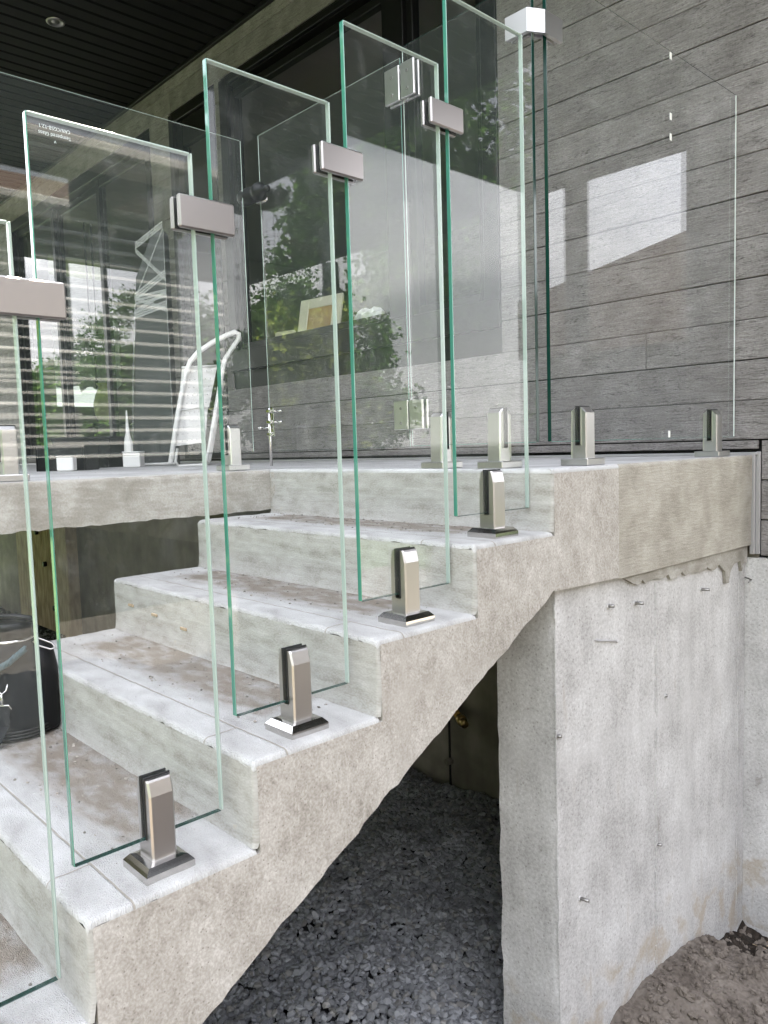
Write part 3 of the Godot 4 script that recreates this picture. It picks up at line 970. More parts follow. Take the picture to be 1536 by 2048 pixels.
# ---------------------------------------------------------------- house
func build_house():
	var o := thing("house", "modern house with grey wood grain plank siding, black window frames and dark soffit", "house")
	# siding courses (y_k = 0.06 + 0.162 k), broken by the openings
	var win := [-3.85, -1.28, 0.68, 2.79]
	var door := [-4.62, -3.93, 0.03, 2.79]
	var slide := [-8.45, -4.96, 0.03, 2.77]
	var k := 0
	var spans_of := func(y0: float, y1: float) -> Array:
		var cut := []
		for q in [slide, door, win]:
			if y1 > q[2] + 0.02 and y0 < q[3] - 0.02: cut.append([q[0], q[1]])
		var spans := []
		var x := -11.0
		for c in cut:
			if c[0] - x > 0.02: spans.append([x, c[0]])
			x = c[1]
		if 0.12 - x > 0.02: spans.append([x, 0.12])
		return spans
	while true:
		var y0 := 0.06 + 0.162 * k
		if y0 > 3.09: break
		var y1 := minf(y0 + 0.162, 3.1)
		var gap := 0.0045 if k % 2 == 0 else 0.0022
		# trim plank edges against the window's sill and head
		var lo := y0 + gap
		var hi := y1
		if k == 3:  # the sill cuts this course: 0.546..0.708
			pass
		for s in spans_of.call(lo, hi):
			var x0: float = s[0]
			while x0 < s[1] - 0.01:
				var x1: float = minf(s[1], x0 + rng.randf_range(2.6, 3.66))
				if s[1] - x1 < 0.5: x1 = s[1]
				plank(o, x0 + (0.001 if x0 > s[0] else 0.0), x1 - (0.001 if x1 < s[1] else 0.0), lo, hi)
				x0 = x1
		k += 1
	# courses right of the deck's end, below floor level
	for j in 3:
		var y1 := 0.058 - 0.162 * j
		plank(o, 0.028, 6.0 if false else 0.12, maxf(y1 - 0.1575, -0.41), y1)
	# sheathing behind the planks
	var back := MB.new()
	back.box(Vector3(-11, 2.74, -1.6), Vector3(0.115, 3.09, -D - 0.012))
	back.box(Vector3(-11, -0.4, -1.6), Vector3(0.115, 0.03, -D - 0.012))
	back.box(Vector3(-3.87, 0.03, -1.6), Vector3(0.115, 0.71, -D - 0.0121))
	back.box(Vector3(-1.3, 0.71, -1.6), Vector3(0.115, 2.74, -D - 0.012))
	back.box(Vector3(-11, 0.03, -1.6), Vector3(-8.44, 2.74, -D - 0.012))
	back.box(Vector3(-4.97, 0.03, -1.6), Vector3(-4.6, 2.74, -D - 0.012))
	back.box(Vector3(-3.95, 0.71, -1.6), Vector3(-3.84, 2.74, -D - 0.012))
	part("wall_sheathing", back, M.black, o)
	# starter strip and flashing where siding meets the deck
	part("starter_strip", boxm(Vector3(-11, 0.026, -D - 0.002), Vector3(0.016, 0.0595, -D + 0.012), 0.002), M.siding[1], o)
	part("flashing", boxm(Vector3(-11, 0.0, -D - 0.002), Vector3(0.018, 0.012, -D + 0.02), 0.002), M.trim, o)
	# metal corner trim closing the end of the deck
	var tr := MB.new()
	tr.box(Vector3(-0.01, -0.405, -1.419), Vector3(0.009, 0.01, -1.397), 0.002)
	tr.box(Vector3(0.0092, -0.405, -1.419), Vector3(0.026, 0.014, -1.408), 0.002)
	part("corner_trim", tr, M.trim, o)
	# foundation
	var fd := MB.new(true)
	var xs := []
	for i in 60: xs.append(-11 + 11.02 * i / 59.0)
	var ys := []
	for i in 20: ys.append(-2.3 + 1.96 * i / 19.0)
	fd.grid(xs, ys, func(x, y): return Vector3(x, y, -1.422 + 0.004 * en.get_noise_2d(x, y)), func(x, y): return Vector2(x, y), Vector3.BACK)
	part("foundation_wall", fd, M.pier_back if M.has("pier_back") else M.shaded_concrete, o)
	var ff := MB.new(true)
	var xr := []
	for i in 10: xr.append(-0.034 + 0.164 * i / 9.0)
	ff.grid(xr, ys.map(func(y): return minf(y, -0.42)), func(x, y): return Vector3(x, y, -1.407 + 0.003 * en.get_noise_2d(x, y)), func(x, y): return Vector2(x, y), Vector3.BACK)
	part("foundation_wall", ff, M.pier, o)
	# vertical seams in the foundation under the stairs
	for x in [-1.72, -2.9]:
		part("form_seam", boxm(Vector3(x, -2.2, -1.421), Vector3(x + 0.012, -0.4, -1.409), 0.003), M.black, o)
		for y in [-1.76, -1.1]:
			var tc := MB.new(true)
			tc.tube(PackedVector3Array([Vector3(x + 0.01, y, -1.42), Vector3(x + 0.01, y, -1.385)]), 0.02, 10)
			part("form_tie", tc, M.shaded_concrete, o)
	# walls behind: side towards the carport, back, and the inside of the room
	part("side_wall", boxm(Vector3(-0.1, -2.3, -6.0), Vector3(0.118, 3.09, -1.602)), M.siding[0], o)
	part("corner_board", boxm(Vector3(0.1005, -0.41, -1.62), Vector3(0.1275, 3.06, -1.402), 0.003), M.siding[1], o)
	part("foundation_wall", boxm(Vector3(0.02, -2.3, -6.0), Vector3(0.1295, -0.42, -1.4085)), M.pier, o)
	for j in 22:
		var ys2 := -0.41 + 0.162 * j
		var pm := MB.new()
		pm.uo = Vector2(rng.randf() * 9.0, rng.randf() * 9.0)
		pm.box(Vector3(0.1185, ys2, -6.0), Vector3(0.1255, minf(ys2 + 0.158, 3.09), -1.6205), 0.002)
		part("siding_plank", pm, M.siding[j % 3], o)
	part("back_wall", boxm(Vector3(-11, -2.3, -6.2), Vector3(0.118, 3.09, -6.0)), M.siding[0], o)
	part("room_floor", boxm(Vector3(-8.5, -0.2, -6.0), Vector3(-0.1, 0.0, -1.6)), M.wood, o)
	part("room_ceiling", boxm(Vector3(-11, 2.86, -6.0), Vector3(-0.1, 3.09, -1.6)), M.room, o)
	# far room wall with a window that looks out
	var rw := MB.new()
	rw.box(Vector3(-8.7, 0, -1.85), Vector3(-8.5, 2.86, -1.6))
	rw.box(Vector3(-8.7, 0, -6.0), Vector3(-8.5, 2.86, -2.62))
	rw.box(Vector3(-8.7, 0, -2.62), Vector3(-8.5, 0.7, -1.85))
	rw.box(Vector3(-8.7, 2.53, -2.62), Vector3(-8.5, 2.86, -1.85))
	part("room_wall", rw, M.room, o)
	# main window
	var w := group_node("window", o)
	var fr := MB.new()
	frame(fr, win, 0.1, 0.045, -1.47, -1.402)
	part("window_frame", fr, M.black, w)
	part("sill", boxm(Vector3(-3.85, 0.68, -1.52), Vector3(-1.28, 0.83, -1.398), 0.004), M.black, w)
	part("mullion", boxm(Vector3(-2.08, 0.83, -1.5), Vector3(-1.93, 2.7, -1.401), 0.004), M.black, w)
	var sash := MB.new()
	frame(sash, [-3.75, -2.08, 0.83, 2.69], 0.05, 0.05, -1.49, -1.43)
	part("sash", sash, M.black, w)
	sash = MB.new()
	frame(sash, [-1.93, -1.38, 0.83, 2.69], 0.05, 0.05, -1.49, -1.43)
	part("sash", sash, M.black, w)
	part("window_pane", boxm(Vector3(-3.7, 0.88, -1.472), Vector3(-2.13, 2.64, -1.466)), M.window_glass, w)
	part("window_pane", boxm(Vector3(-1.88, 0.88, -1.472), Vector3(-1.43, 2.64, -1.466)), M.window_glass, w)
	# narrow glazed door
	var d := group_node("door", o)
	fr = MB.new()
	frame(fr, door, 0.07, 0.07, -1.5, -1.405)
	part("door_frame", fr, M.black, d)
	var leaf := MB.new()
	frame(leaf, [-4.55, -4.0, 0.1, 2.72], 0.09, 0.2, -1.49, -1.44)
	part("door_leaf", leaf, M.black, d)
	part("door_pane", boxm(Vector3(-4.46, 0.3, -1.472), Vector3(-4.09, 2.52, -1.466)), M.window_glass, d)
	# sliding doors
	var sd := group_node("sliding_door", o)
	fr = MB.new()
	frame(fr, slide, 0.08, 0.08, -1.54, -1.405)
	part("door_frame", fr, M.black, sd)
	var xa := -8.37
	for i in 3:
		var xb := xa + 1.11
		var lf := MB.new()
		var zo := -1.47 if i % 2 == 0 else -1.52
		frame(lf, [xa, xb + 0.03, 0.11, 2.69], 0.07, 0.07, zo - 0.02, zo + 0.02)
		part("door_leaf", lf, M.black, sd)
		part("door_pane", boxm(Vector3(xa + 0.07, 0.18, zo - 0.003), Vector3(xb - 0.04, 2.62, zo + 0.003)), M.window_glass, sd)
		xa = xb
	# roof: boards of the soffit one by one, the deck of the roof above them, fascia all round;
	# it reaches far out over the porch on the left and only just past the wall over the stairs
	var prof := PackedVector2Array([Vector2(0.004, 3.115), Vector2(0.004, 3.108), Vector2(0.014, 3.1), Vector2(0.116, 3.1), Vector2(0.126, 3.108), Vector2(0.126, 3.115)])
	var place := func(p, dd): return Vector3(p.x, p.y, dd)
	var boards := []
	for q in [[-D, 3.3], [-D, -0.2], [-6.33, -0.2]]:
		var bd := MB.new()
		bd.prism(prof, place, q[0], q[1])
		boards.append(bd.done())
	var i := 0
	while true:
		var x := -11.0 + 0.13 * i
		if x > 4.2: break
		part("soffit_board", boards[0 if x < -2.0 else (1 if x < 0.0 else 2)], M.soffit, o, Vector3(x, 0, 0))
		i += 1
	part("roof_deck", boxm(Vector3(-11.2, 3.117, -6.34), Vector3(4.36, 3.36, -0.19)), M.black, o)
	part("roof_deck", boxm(Vector3(-11.2, 3.1175, -0.1895), Vector3(-1.88, 3.3595, 3.31)), M.black, o)
	part("roof_fascia", boxm(Vector3(-11.2, 3.06, 3.302), Vector3(-1.84, 3.4, 3.34), 0.004), M.black, o)
	part("roof_fascia", boxm(Vector3(-1.878, 3.06, -0.15), Vector3(-1.84, 3.4, 3.3), 0.004), M.black, o)
	part("roof_fascia", boxm(Vector3(-1.84, 3.06, -0.188), Vector3(4.35, 3.4, -0.15), 0.004), M.black, o)
	part("roof_fascia", boxm(Vector3(4.352, 3.07, -6.34), Vector3(4.39, 3.4, -0.15), 0.004), M.black, o)
	part("roof_fascia", boxm(Vector3(-11.2, 3.1, -6.37), Vector3(4.35, 3.4, -6.342), 0.004), M.black, o)
	part("soffit_trim", boxm(Vector3(-11, 3.065, -D - 0.002), Vector3(0.13, 3.099, -D + 0.03), 0.003), M.black, o)
	part("post", boxm(Vector3(2.63, -2.3, -4.68), Vector3(2.85, 3.099, -4.6), 0.01), M.siding[1], o)
	var cw := group_node("carport_wall", o)
	part("wall_core", boxm(Vector3(3.53, -2.3, -2.45), Vector3(3.77, 3.099, -1.42)), M.black, cw)
	for k2 in 32:
		var yy := -2.25 + 0.1665 * k2
		part("siding_plank", boxm(Vector3(3.505, yy, -2.455), Vector3(3.529, yy + 0.16, -1.415), 0.003), M.carport, cw)
	# recessed lamps in the soffit, unlit
	for p in [Vector3(-4.37, 3.098, -0.44), Vector3(-6.6, 3.098, -0.44)]:
		var l := MB.new(true)
		l.lathe(PackedVector2Array([Vector2(0.062, 0.0), Vector2(0.06, -0.006), Vector2(0.05, -0.008), Vector2(0.044, -0.003), Vector2(0.03, 0.0), Vector2(0.0005, 0.0)]), 28, p)
		var lamp := part("recessed_lamp", l, M.steel_dark, o)
		var lens := MB.new(true)
		lens.lathe(PackedVector2Array([Vector2(0.028, -0.001), Vector2(0.018, -0.006), Vector2(0.0005, -0.008)]), 20, p)
		part("lamp_lens", lens, M.steel_dark, lamp)

func frame(m: MB, q: Array, side: float, head: float, z0: float, z1: float):
	m.box(Vector3(q[0], q[2], z0), Vector3(q[0] + side, q[3], z1), 0.004)
	m.box(Vector3(q[1] - side, q[2], z0), Vector3(q[1], q[3], z1), 0.004)
	m.box(Vector3(q[0] + side, q[3] - head, z0 + 0.001), Vector3(q[1] - side, q[3], z1 - 0.001), 0.004)
	m.box(Vector3(q[0] + side, q[2], z0 + 0.001), Vector3(q[1] - side, q[2] + head, z1 - 0.001), 0.004)

func plank(o: Node3D, x0: float, x1: float, y0: float, y1: float):
	var m := MB.new()
	m.uo = Vector2(rng.randf() * 9.0, rng.randf() * 9.0)
	var t := rng.randf_range(-0.0006, 0.0006)
	m.box(Vector3(x0, y0, -D - 0.011), Vector3(x1, y1, -D + 0.004 + t), 0.002)
	part("siding_plank", m, M.siding[[0, 0, 1, 2][rng.randi() % 4]], o)

# ---------------------------------------------------------------- what the panes reflect
func build_surroundings():
	# the neighbour's house across the side yard: lapped siding, white gutter, brown roof
	var o := thing("neighbour_house", "pale lap sided house with brown roof and white gutter across the side yard", "house", Vector3(10, -2.35, 0))
	var m := MB.new()
	m.box(Vector3(0.05, 0, -5.6), Vector3(9, 6.7, 9.0))
	part("wall", m, M.neighbour_low, o)
	var l := MB.new()
	var y := 2.4
	while y < 5.85:
		l.prism(PackedVector2Array([Vector2(0.05, y), Vector2(-0.03, y), Vector2(-0.03, y + 0.012), Vector2(0.045, y + 0.07)]), func(p, d): return Vector3(p.x, p.y, d), -5.6, 9.0)
		y += 0.19
	part("lap_siding", l, M.neighbour, o)
	part("gutter", boxm(Vector3(-0.6, 6.68, -6.0), Vector3(-0.46, 6.82, 9.4), 0.02), M.white, o)
	part("eave", boxm(Vector3(-0.46, 6.6, -6.0), Vector3(0.3, 6.68, 9.4)), M.white, o)
	var r := MB.new()
	r.prism(PackedVector2Array([Vector2(-0.55, 6.8), Vector2(2.2, 7.95), Vector2(5, 9.0), Vector2(10, 6.8)]), func(p, d): return Vector3(p.x, p.y, d), -6.0, 9.4)
	part("roof", r, M.roof_brown, o)
	# a house farther off behind
	var f := thing("far_house", "distant grey house with a low roof behind the carport", "house", Vector3(13, -2.35, -24))
	part("wall", boxm(Vector3(-7, 0, -4), Vector3(1.2, 5.2, 4)), M.neighbour_low, f)
	r = MB.new()
	r.prism(PackedVector2Array([Vector2(-8, 5.2), Vector2(-5, 8.3), Vector2(1.6, 7.1), Vector2(1.6, 5.2)]), func(p, d): return Vector3(p.x, p.y, d), -4.5, 4.5)
	part("roof", r, M.roof_brown, f)
	var fe := thing("added_fence", "added dark board fence hiding bright ground behind the carport, before the far house", "fence", Vector3(2, -2.35, -13))
	for i in 50:  # unseen fence, added to hide sunlit ground from the reflections
		part("board", boxm(Vector3(i * 0.4, 0, -0.012), Vector3(i * 0.4 + 0.385, 2.3 + 0.02 * sin(i * 2.3), 0.012), 0.004), M.carport, fe)
	for i in 11: part("fence_post", boxm(Vector3(i * 2.0 - 0.05, 0, -0.115), Vector3(i * 2.0 + 0.05, 2.4, -0.015), 0.006), M.bark, fe)
	# gabled house seen through the room's far window
	var g := thing("gabled_house", "grey gabled house outside the far window of the room", "house", Vector3(-24, -2.35, -6.5))
	part("wall", boxm(Vector3(-4, 0, -5), Vector3(4, 5.2, 5)), M.neighbour, g)
	r = MB.new()
	r.prism(PackedVector2Array([Vector2(-6, 5.0), Vector2(0.5, 8.6), Vector2(6, 5.0)]), func(p, d): return Vector3(d, p.y, p.x), -4.5, 4.5)
	part("roof", r, M.neighbour_low, g)
	# trees and shrubs of the garden
	var leaf := MB.new()
	for i in 5:
		var b := Basis.from_euler(Vector3(rng.randf() * TAU, rng.randf() * TAU, rng.randf() * TAU))
		var c := b * Vector3(0.6, 0, 0)
		leaf.quad(c + b * Vector3(-0.5, 0, -0.3), c + b * Vector3(0.1, 0.1, -0.36), c + b * Vector3(0.55, 0, 0.05), c + b * Vector3(0.0, 0.08, 0.36), b * Vector3.UP)
	var lm := leaf.done()
	var list := [[-11.3, 9.0, 9.4, 1.5, 0.9, "tall dark tree at the left of the garden", 0], [-8.2, 9.2, 10.0, 2.5, 0.9, "broad dark tree at the middle of the garden", 0], [-18.5, 11.0, 6.6, 2.6, 1.3, "light green tree at the garden's left edge", 1],
		[-13.0, 7.8, 5.6, 1.7, 1.35, "bright green rounded tree in front of the tall dark one", 1], [-9.9, 7.4, 4.9, 1.5, 1.3, "bright green low tree between the two dark trees", 1], [-5.5, 12.0, 7.5, 2.8, 1.0, "green tree at the right of the garden", 0],
		[-23, 14, 8.5, 3.2, 0.9, "dark tree in the far left corner of the garden", 0], [1.5, 15.0, 8.0, 3.0, 1.0, "green tree farther down the yard", 0], [21.0, -17, 7.5, 2.6, 0.9, "green tree behind the neighbour's house", 0], [7.0, 16.0, 7.0, 2.6, 1.0, "green tree by the neighbour's far corner", 0]]
	for k in 7:  # added row, hides low sky from the sliding door panes
		list.append([-64.0 + k * 5.4, 21.0 + 2.5 * (k % 2), 11.0 + 1.3 * (k % 3), 3.6, 0.85, ["first", "second", "third", "fourth", "fifth", "sixth", "seventh"][k] + " tree from the far left in the added row beyond the garden", 0])
	for k in 9:  # added row, walls off sky light from the front
		list.append([-27.0 + k * 5.2, 17.0 + 2.0 * (k % 3), 9.0 + 1.7 * ((k * 7) % 4), 3.4, 0.85, ["dark", "broad", "slim", "leafy", "tall", "round", "thin", "dense", "old"][k] + " tree in the added row at the back of the garden", 0])
	hedge("added long hedge closing off low sky behind the low bright trees", Vector3(-34, -2.35, 12.5), Vector3(-2, -2.35, 12.5), 3.2, lm)
	hedge("added tall hedge keeping sky out of the left panes, before the tree row", Vector3(-46, -2.35, 10.5), Vector3(-15, -2.35, 10.0), 6.6, lm, 16000)
	hedge("added hedge closing off sky at the far left end of the garden", Vector3(-62, -2.35, 18), Vector3(-34, -2.35, 13), 4.0, lm)
	for t in list:
		tree(t[0], t[1], t[2], t[3], t[4], t[5], lm)

func hedge(label: String, a: Vector3, b: Vector3, hgt: float, lm: Mesh, count := 9000):  # unseen hedges, added to keep bright sky out of the panes
	var o := thing("added_hedge", label, "hedge", a, 0, "added hedges")
	var stem := MB.new(true)
	for i in 12:
		var p := (b - a) * (i + 0.5) / 12.0
		stem.tube(PackedVector3Array([p, p + Vector3(0.05, hgt * 0.8, 0)]), [0.05, 0.02], 6)
	part("stems", stem, M.bark, o)
	scatter("foliage", lm, M.leaf, count, func(k):
		var p := (b - a) * rng.randf() + Vector3(rng.randfn() * 0.4, pow(rng.randf(), 0.8) * hgt * (0.85 + 0.2 * sin(rng.randf() * 6.0)), rng.randfn() * 0.4)
		return Transform3D(Basis.from_euler(Vector3(rng.randf() * TAU, rng.randf() * TAU, rng.randf() * TAU)).scaled(Vector3.ONE * rng.randf_range(0.2, 0.36)), p), func(k):
		var s := rng.randf_range(0.6, 1.4)
		return Color(0.08 * s, 0.155 * s, 0.035 * s), o)

func tree(x: float, z: float, height: float, rad: float, tone: float, label: String, lm: Mesh):
	var o := thing("garden_tree", label, "tree", Vector3(x, -2.35, z), 0, "garden trees")
	var tr := MB.new(true)
	var top := height * 0.75
	tr.tube(PackedVector3Array([Vector3.ZERO, Vector3(0.05, top * 0.35, 0.03), Vector3(-0.05, top * 0.7, 0.05), Vector3(0.02, top, 0)]), [rad * 0.09, rad * 0.07, rad * 0.05, 0.02], 9)
	for i in 9:
		var a := rng.randf() * TAU
		var y := lerpf(height * 0.3, height * 0.7, rng.randf())
		var e := Vector3(cos(a) * rad * 0.75, y + rad * 0.5, sin(a) * rad * 0.75)
		tr.tube(PackedVector3Array([Vector3(0, y, 0), Vector3(e.x * 0.5, y + rad * 0.15, e.z * 0.5), e]), [rad * 0.035, rad * 0.025, 0.012], 6)
	part("trunk", tr, M.bark, o)
	var clumps := []
	for i in 34:
		var v := Vector3(rng.randfn(), rng.randfn(), rng.randfn()).normalized() * pow(rng.randf(), 0.45)
		var cy := height * 0.62
		clumps.append([Vector3(v.x * rad, cy + v.y * height * 0.38, v.z * rad) , rad * rng.randf_range(0.22, 0.42), rng.randf_range(0.7, 1.35)])
	var cur := [null]
	scatter("crown", lm, M.leaf, 5200, func(k):
		var c: Array = clumps[k % clumps.size()]
		cur[0] = c
		var v := Vector3(rng.randfn(), rng.randfn() * 0.8, rng.randfn()) * 0.55
		return Transform3D(Basis.from_euler(Vector3(rng.randf() * TAU, rng.randf() * TAU, rng.randf() * TAU)).scaled(Vector3.ONE * rng.randf_range(0.1, 0.2)), c[0] + v * c[1]), func(k):
		var s: float = tone * cur[0][2] * rng.randf_range(0.75, 1.25)
		return Color(0.09 * s * (1.6 if tone > 1.2 else 1.0), 0.185 * s, 0.035 * s), o)

# ---------------------------------------------------------------- glass railing
func build_glass():
	stair_panel(1.402, 1.712, -0.845, 0.462, "frameless glass panel nearest the foot of the stairs, cut by the picture's left edge")
	var p1 := stair_panel(1.060, 1.366, -0.655, 0.647, "frameless glass panel with the etched safety mark in its upper corner")
	stair_panel(0.711, 1.019, -0.470, 0.835, "frameless glass panel rising from the third tread, in front of the step ladder")
	stair_panel(0.353, 0.664, -0.285, 1.024, "frameless glass panel on the fourth tread, in front of the gate hinges")
	stair_panel(0.004, 0.319, -0.112, 1.206, "frameless glass panel on the top tread, beside the corner bracket")
	# safety mark, etched upside down
	for t in [["Tempered Glass", 0.0, -0.0295], ["CAN/CGSB-12.1", 0.0, -0.0185], ["▾", 0.0, -0.041]]:
		var tm := TextMesh.new()
		tm.text = t[0] if t[0] != "▾" else "v"
		var sf := SystemFont.new()
		sf.font_names = PackedStringArray(["Droid Sans"])
		tm.font = sf
		tm.font_size = 32
		tm.pixel_size = 0.0076 / 32.0
		tm.depth = 0.0003
		var e := part("etched_mark", tm, M.etch, p1, Vector3(0.0064, 1.302 + t[2], 0.153 - 0.046))
		e.basis = Basis(Vector3.UP, PI / 2) * Basis(Vector3.BACK, PI)
	# long pane along the deck's right side
	var o := thing("glass_balustrade", "wide frameless glass panel on the deck in front of the plank siding", "glass panel", Vector3(GX, 0.078, -0.773), 0, "glass balustrade panels")
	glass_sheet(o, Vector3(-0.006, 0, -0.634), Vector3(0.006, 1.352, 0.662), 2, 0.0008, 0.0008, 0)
	dust(o, Vector3(-0.006, 0.004, -0.63), Vector3(0.006, 1.348, 0.658), 7)
	for q in [[1.412, -0.856], [1.208, -0.856], [1.138, -0.856], [0.093, -0.845]]:
		part("clear_tab", boxm(Vector3(0.0062, q[0] - 0.078 - 0.012, q[1] + 0.773 - 0.007), Vector3(0.0082, q[0] - 0.078 + 0.012, q[1] + 0.773 + 0.007), 0.0008), M.white, o)
	# fixed pane and gate across the head of the stairs
	o = thing("glass_balustrade", "fixed glass panel between the corner bracket and the gate hinges", "glass panel", Vector3(-0.347, 0.078, -0.06), 0, "glass balustrade panels")
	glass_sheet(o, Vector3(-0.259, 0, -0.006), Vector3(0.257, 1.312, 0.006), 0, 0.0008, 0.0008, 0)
	o = thing("glass_gate", "clear glass gate at the head of the stairs with a black knob latch", "gate", Vector3(-1.04, 0.075, -0.06))
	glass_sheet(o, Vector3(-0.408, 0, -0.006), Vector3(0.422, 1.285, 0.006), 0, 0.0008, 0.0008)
	gate_hinge(o, 1.222, 1.335)
	gate_hinge(o, 0.135, 0.235)
	# drop bolt at the gate's free edge
	var bx := -0.385
	var b := group_node("drop_bolt", o)
	part("bolt_plate", boxm(Vector3(bx - 0.012, 0.06, 0.0065), Vector3(bx + 0.012, 0.18, 0.0115), 0.0015), M.polished, b)
	var m := MB.new(true)
	m.tube(PackedVector3Array([Vector3(bx, 0.178, 0.022), Vector3(bx, -0.062, 0.022)]), 0.0065, 10)
	m.tube(PackedVector3Array([Vector3(bx, 0.098, 0.022), Vector3(bx - 0.055, 0.098, 0.03)]), 0.004, 8)
	m.tube(PackedVector3Array([Vector3(bx - 0.05, 0.098, 0.03), Vector3(bx - 0.062, 0.098, 0.032)]), 0.007, 8)
	part("bolt_rod", m, M.polished, b)
	for y in [0.165, 0.12, 0.07]:
		part("bolt_keeper", boxm(Vector3(bx - 0.012, y - 0.007, 0.0118), Vector3(bx + 0.012, y + 0.007, 0.031), 0.002), M.polished, b)
	for y in [0.165, 0.12]:
		m = MB.new(true)
		m.tube(PackedVector3Array([Vector3(bx, y, -0.008), Vector3(bx + 0.045, y, -0.008)]), 0.006, 8)
		part("through_screw", m, M.polished, b)
	# knob latch near the top
	var lt := group_node("latch", o)
	var lx := -0.385
	m = MB.new()
	frame_ring(m, Vector3(lx, 1.04, 0.0), 0.052, 0.05, 0.008)
	part("strike_frame", m, M.polished, lt)
	m = MB.new(true)
	m.lathe(PackedVector2Array([Vector2(0.0005, -0.075), Vector2(0.03, -0.072), Vector2(0.034, -0.06), Vector2(0.034, 0.0), Vector2(0.028, 0.01), Vector2(0.028, 0.03), Vector2(0.036, 0.036), Vector2(0.036, 0.055), Vector2(0.024, 0.066), Vector2(0.014, 0.085), Vector2(0.012, 0.108), Vector2(0.0005, 0.11)]), 24, Vector3(lx - 0.012, 1.04, 0.05), Basis(Vector3.BACK, -PI / 2))
	part("knob", m, M.black, lt)
	# left side of the head of the stairs: two panes along the deck's arm
	o = thing("glass_balustrade", "long glass panel on the far edge of the deck, running left from the gate's latch", "glass panel", Vector3(-1.47, 0.075, 0.86), 0, "glass balustrade panels")
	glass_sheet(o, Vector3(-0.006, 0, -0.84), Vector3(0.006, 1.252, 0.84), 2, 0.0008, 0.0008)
	# clamps
	glass_clamp(0.34, 1.384, GX, "steel clamp cut by the picture's left edge, lowest on the stairs")
	glass_clamp(0.533, 1.0385, GX, "steel clamp left of the black gate latch, second lowest on the stairs")
	glass_clamp(0.712, 0.687, GX, "steel clamp below the gate's upper hinge, third on the stairs")
	glass_clamp(0.9, 0.336, GX, "steel clamp beside the gate's upper hinge, highest of the flat clamps")
	# bracket at the corner of the fixed pane and the long pane
	o = thing("corner_bracket", "steel corner bracket with a slanted middle face at the top of the deck railing", "glass clamp")
	m = MB.new()
	m.prism(PackedVector2Array([Vector2(-0.066, -0.175), Vector2(-0.066, -0.088), Vector2(-0.093, -0.0385), Vector2(-0.17, -0.0385), Vector2(-0.17, -0.0535), Vector2(-0.097, -0.0535), Vector2(-0.0775, -0.09), Vector2(-0.0775, -0.175)]), func(p, d): return Vector3(p.x, d, p.y), 1.236, 1.3)
	part("outer_plate", m, M.steel_bright, o)
	m = MB.new()
	m.prism(PackedVector2Array([Vector2(-0.1, -0.175), Vector2(-0.0905, -0.175), Vector2(-0.0905, -0.11), Vector2(-0.11, -0.0665), Vector2(-0.17, -0.0665), Vector2(-0.17, -0.077), Vector2(-0.115, -0.077), Vector2(-0.1, -0.115)]), func(p, d): return Vector3(p.x, d, p.y), 1.24, 1.296)
	part("inner_plate", m, M.steel, o)
	# spigots
	var gs := "bevelled steel spigots on the stair treads"
	spigot(true, Vector3(GX, -0.72, 1.203), 0, "steel spigot on the lowest tread in full view, nearest the camera", gs)
	spigot(true, Vector3(GX, -0.54, 0.862), 0, "steel spigot second from the bottom, on the tread beside the mud stain", gs)
	spigot(true, Vector3(GX, -0.36, 0.513), 0, "steel spigot third from the bottom of the stairs", gs)
	spigot(true, Vector3(GX, -0.18, 0.166), 0, "steel spigot on the top tread just below the deck", gs)
	spigot(true, Vector3(GX, -0.90, 1.548), 0, "steel spigot on the tread at the picture's lower left corner", gs)
	var gd := "square cut steel spigots on the deck"
	spigot(false, Vector3(GX, 0.001, -0.288), 0, "steel spigot on the deck edge just right of the glass corner", gd)
	spigot(false, Vector3(GX, 0.001, -1.213), 0, "steel spigot on the deck edge nearest the house wall", gd)
	spigot(false, Vector3(-0.235, 0.001, -0.06), PI / 2, "steel spigot under the fixed pane, right of the pair seen through the glass", gd)
	spigot(false, Vector3(-0.478, 0.001, -0.06), PI / 2, "steel spigot under the fixed pane, nearer the gate hinge", gd)
	spigot(false, Vector3(-1.47, 0.001, 0.12), PI, "pale steel spigot on the far deck edge beside the ladder's foot", gd)
	spigot(false, Vector3(-1.47, 0.001, 0.99), PI, "steel spigot on the far deck edge at the picture's left side", gd)

func frame_ring(m: MB, c: Vector3, wx: float, wy: float, t: float):
	for s in [-1, 1]:
		m.box(c + Vector3(s * wx / 2 - t / 2, -wy / 2, 0.0065), c + Vector3(s * wx / 2 + t / 2, wy / 2, 0.03), 0.0015)
		m.box(c + Vector3(-wx / 2 + t / 2, s * wy / 2 - t / 2, 0.0067), c + Vector3(wx / 2 - t / 2, s * wy / 2 + t / 2, 0.0298), 0.0015)

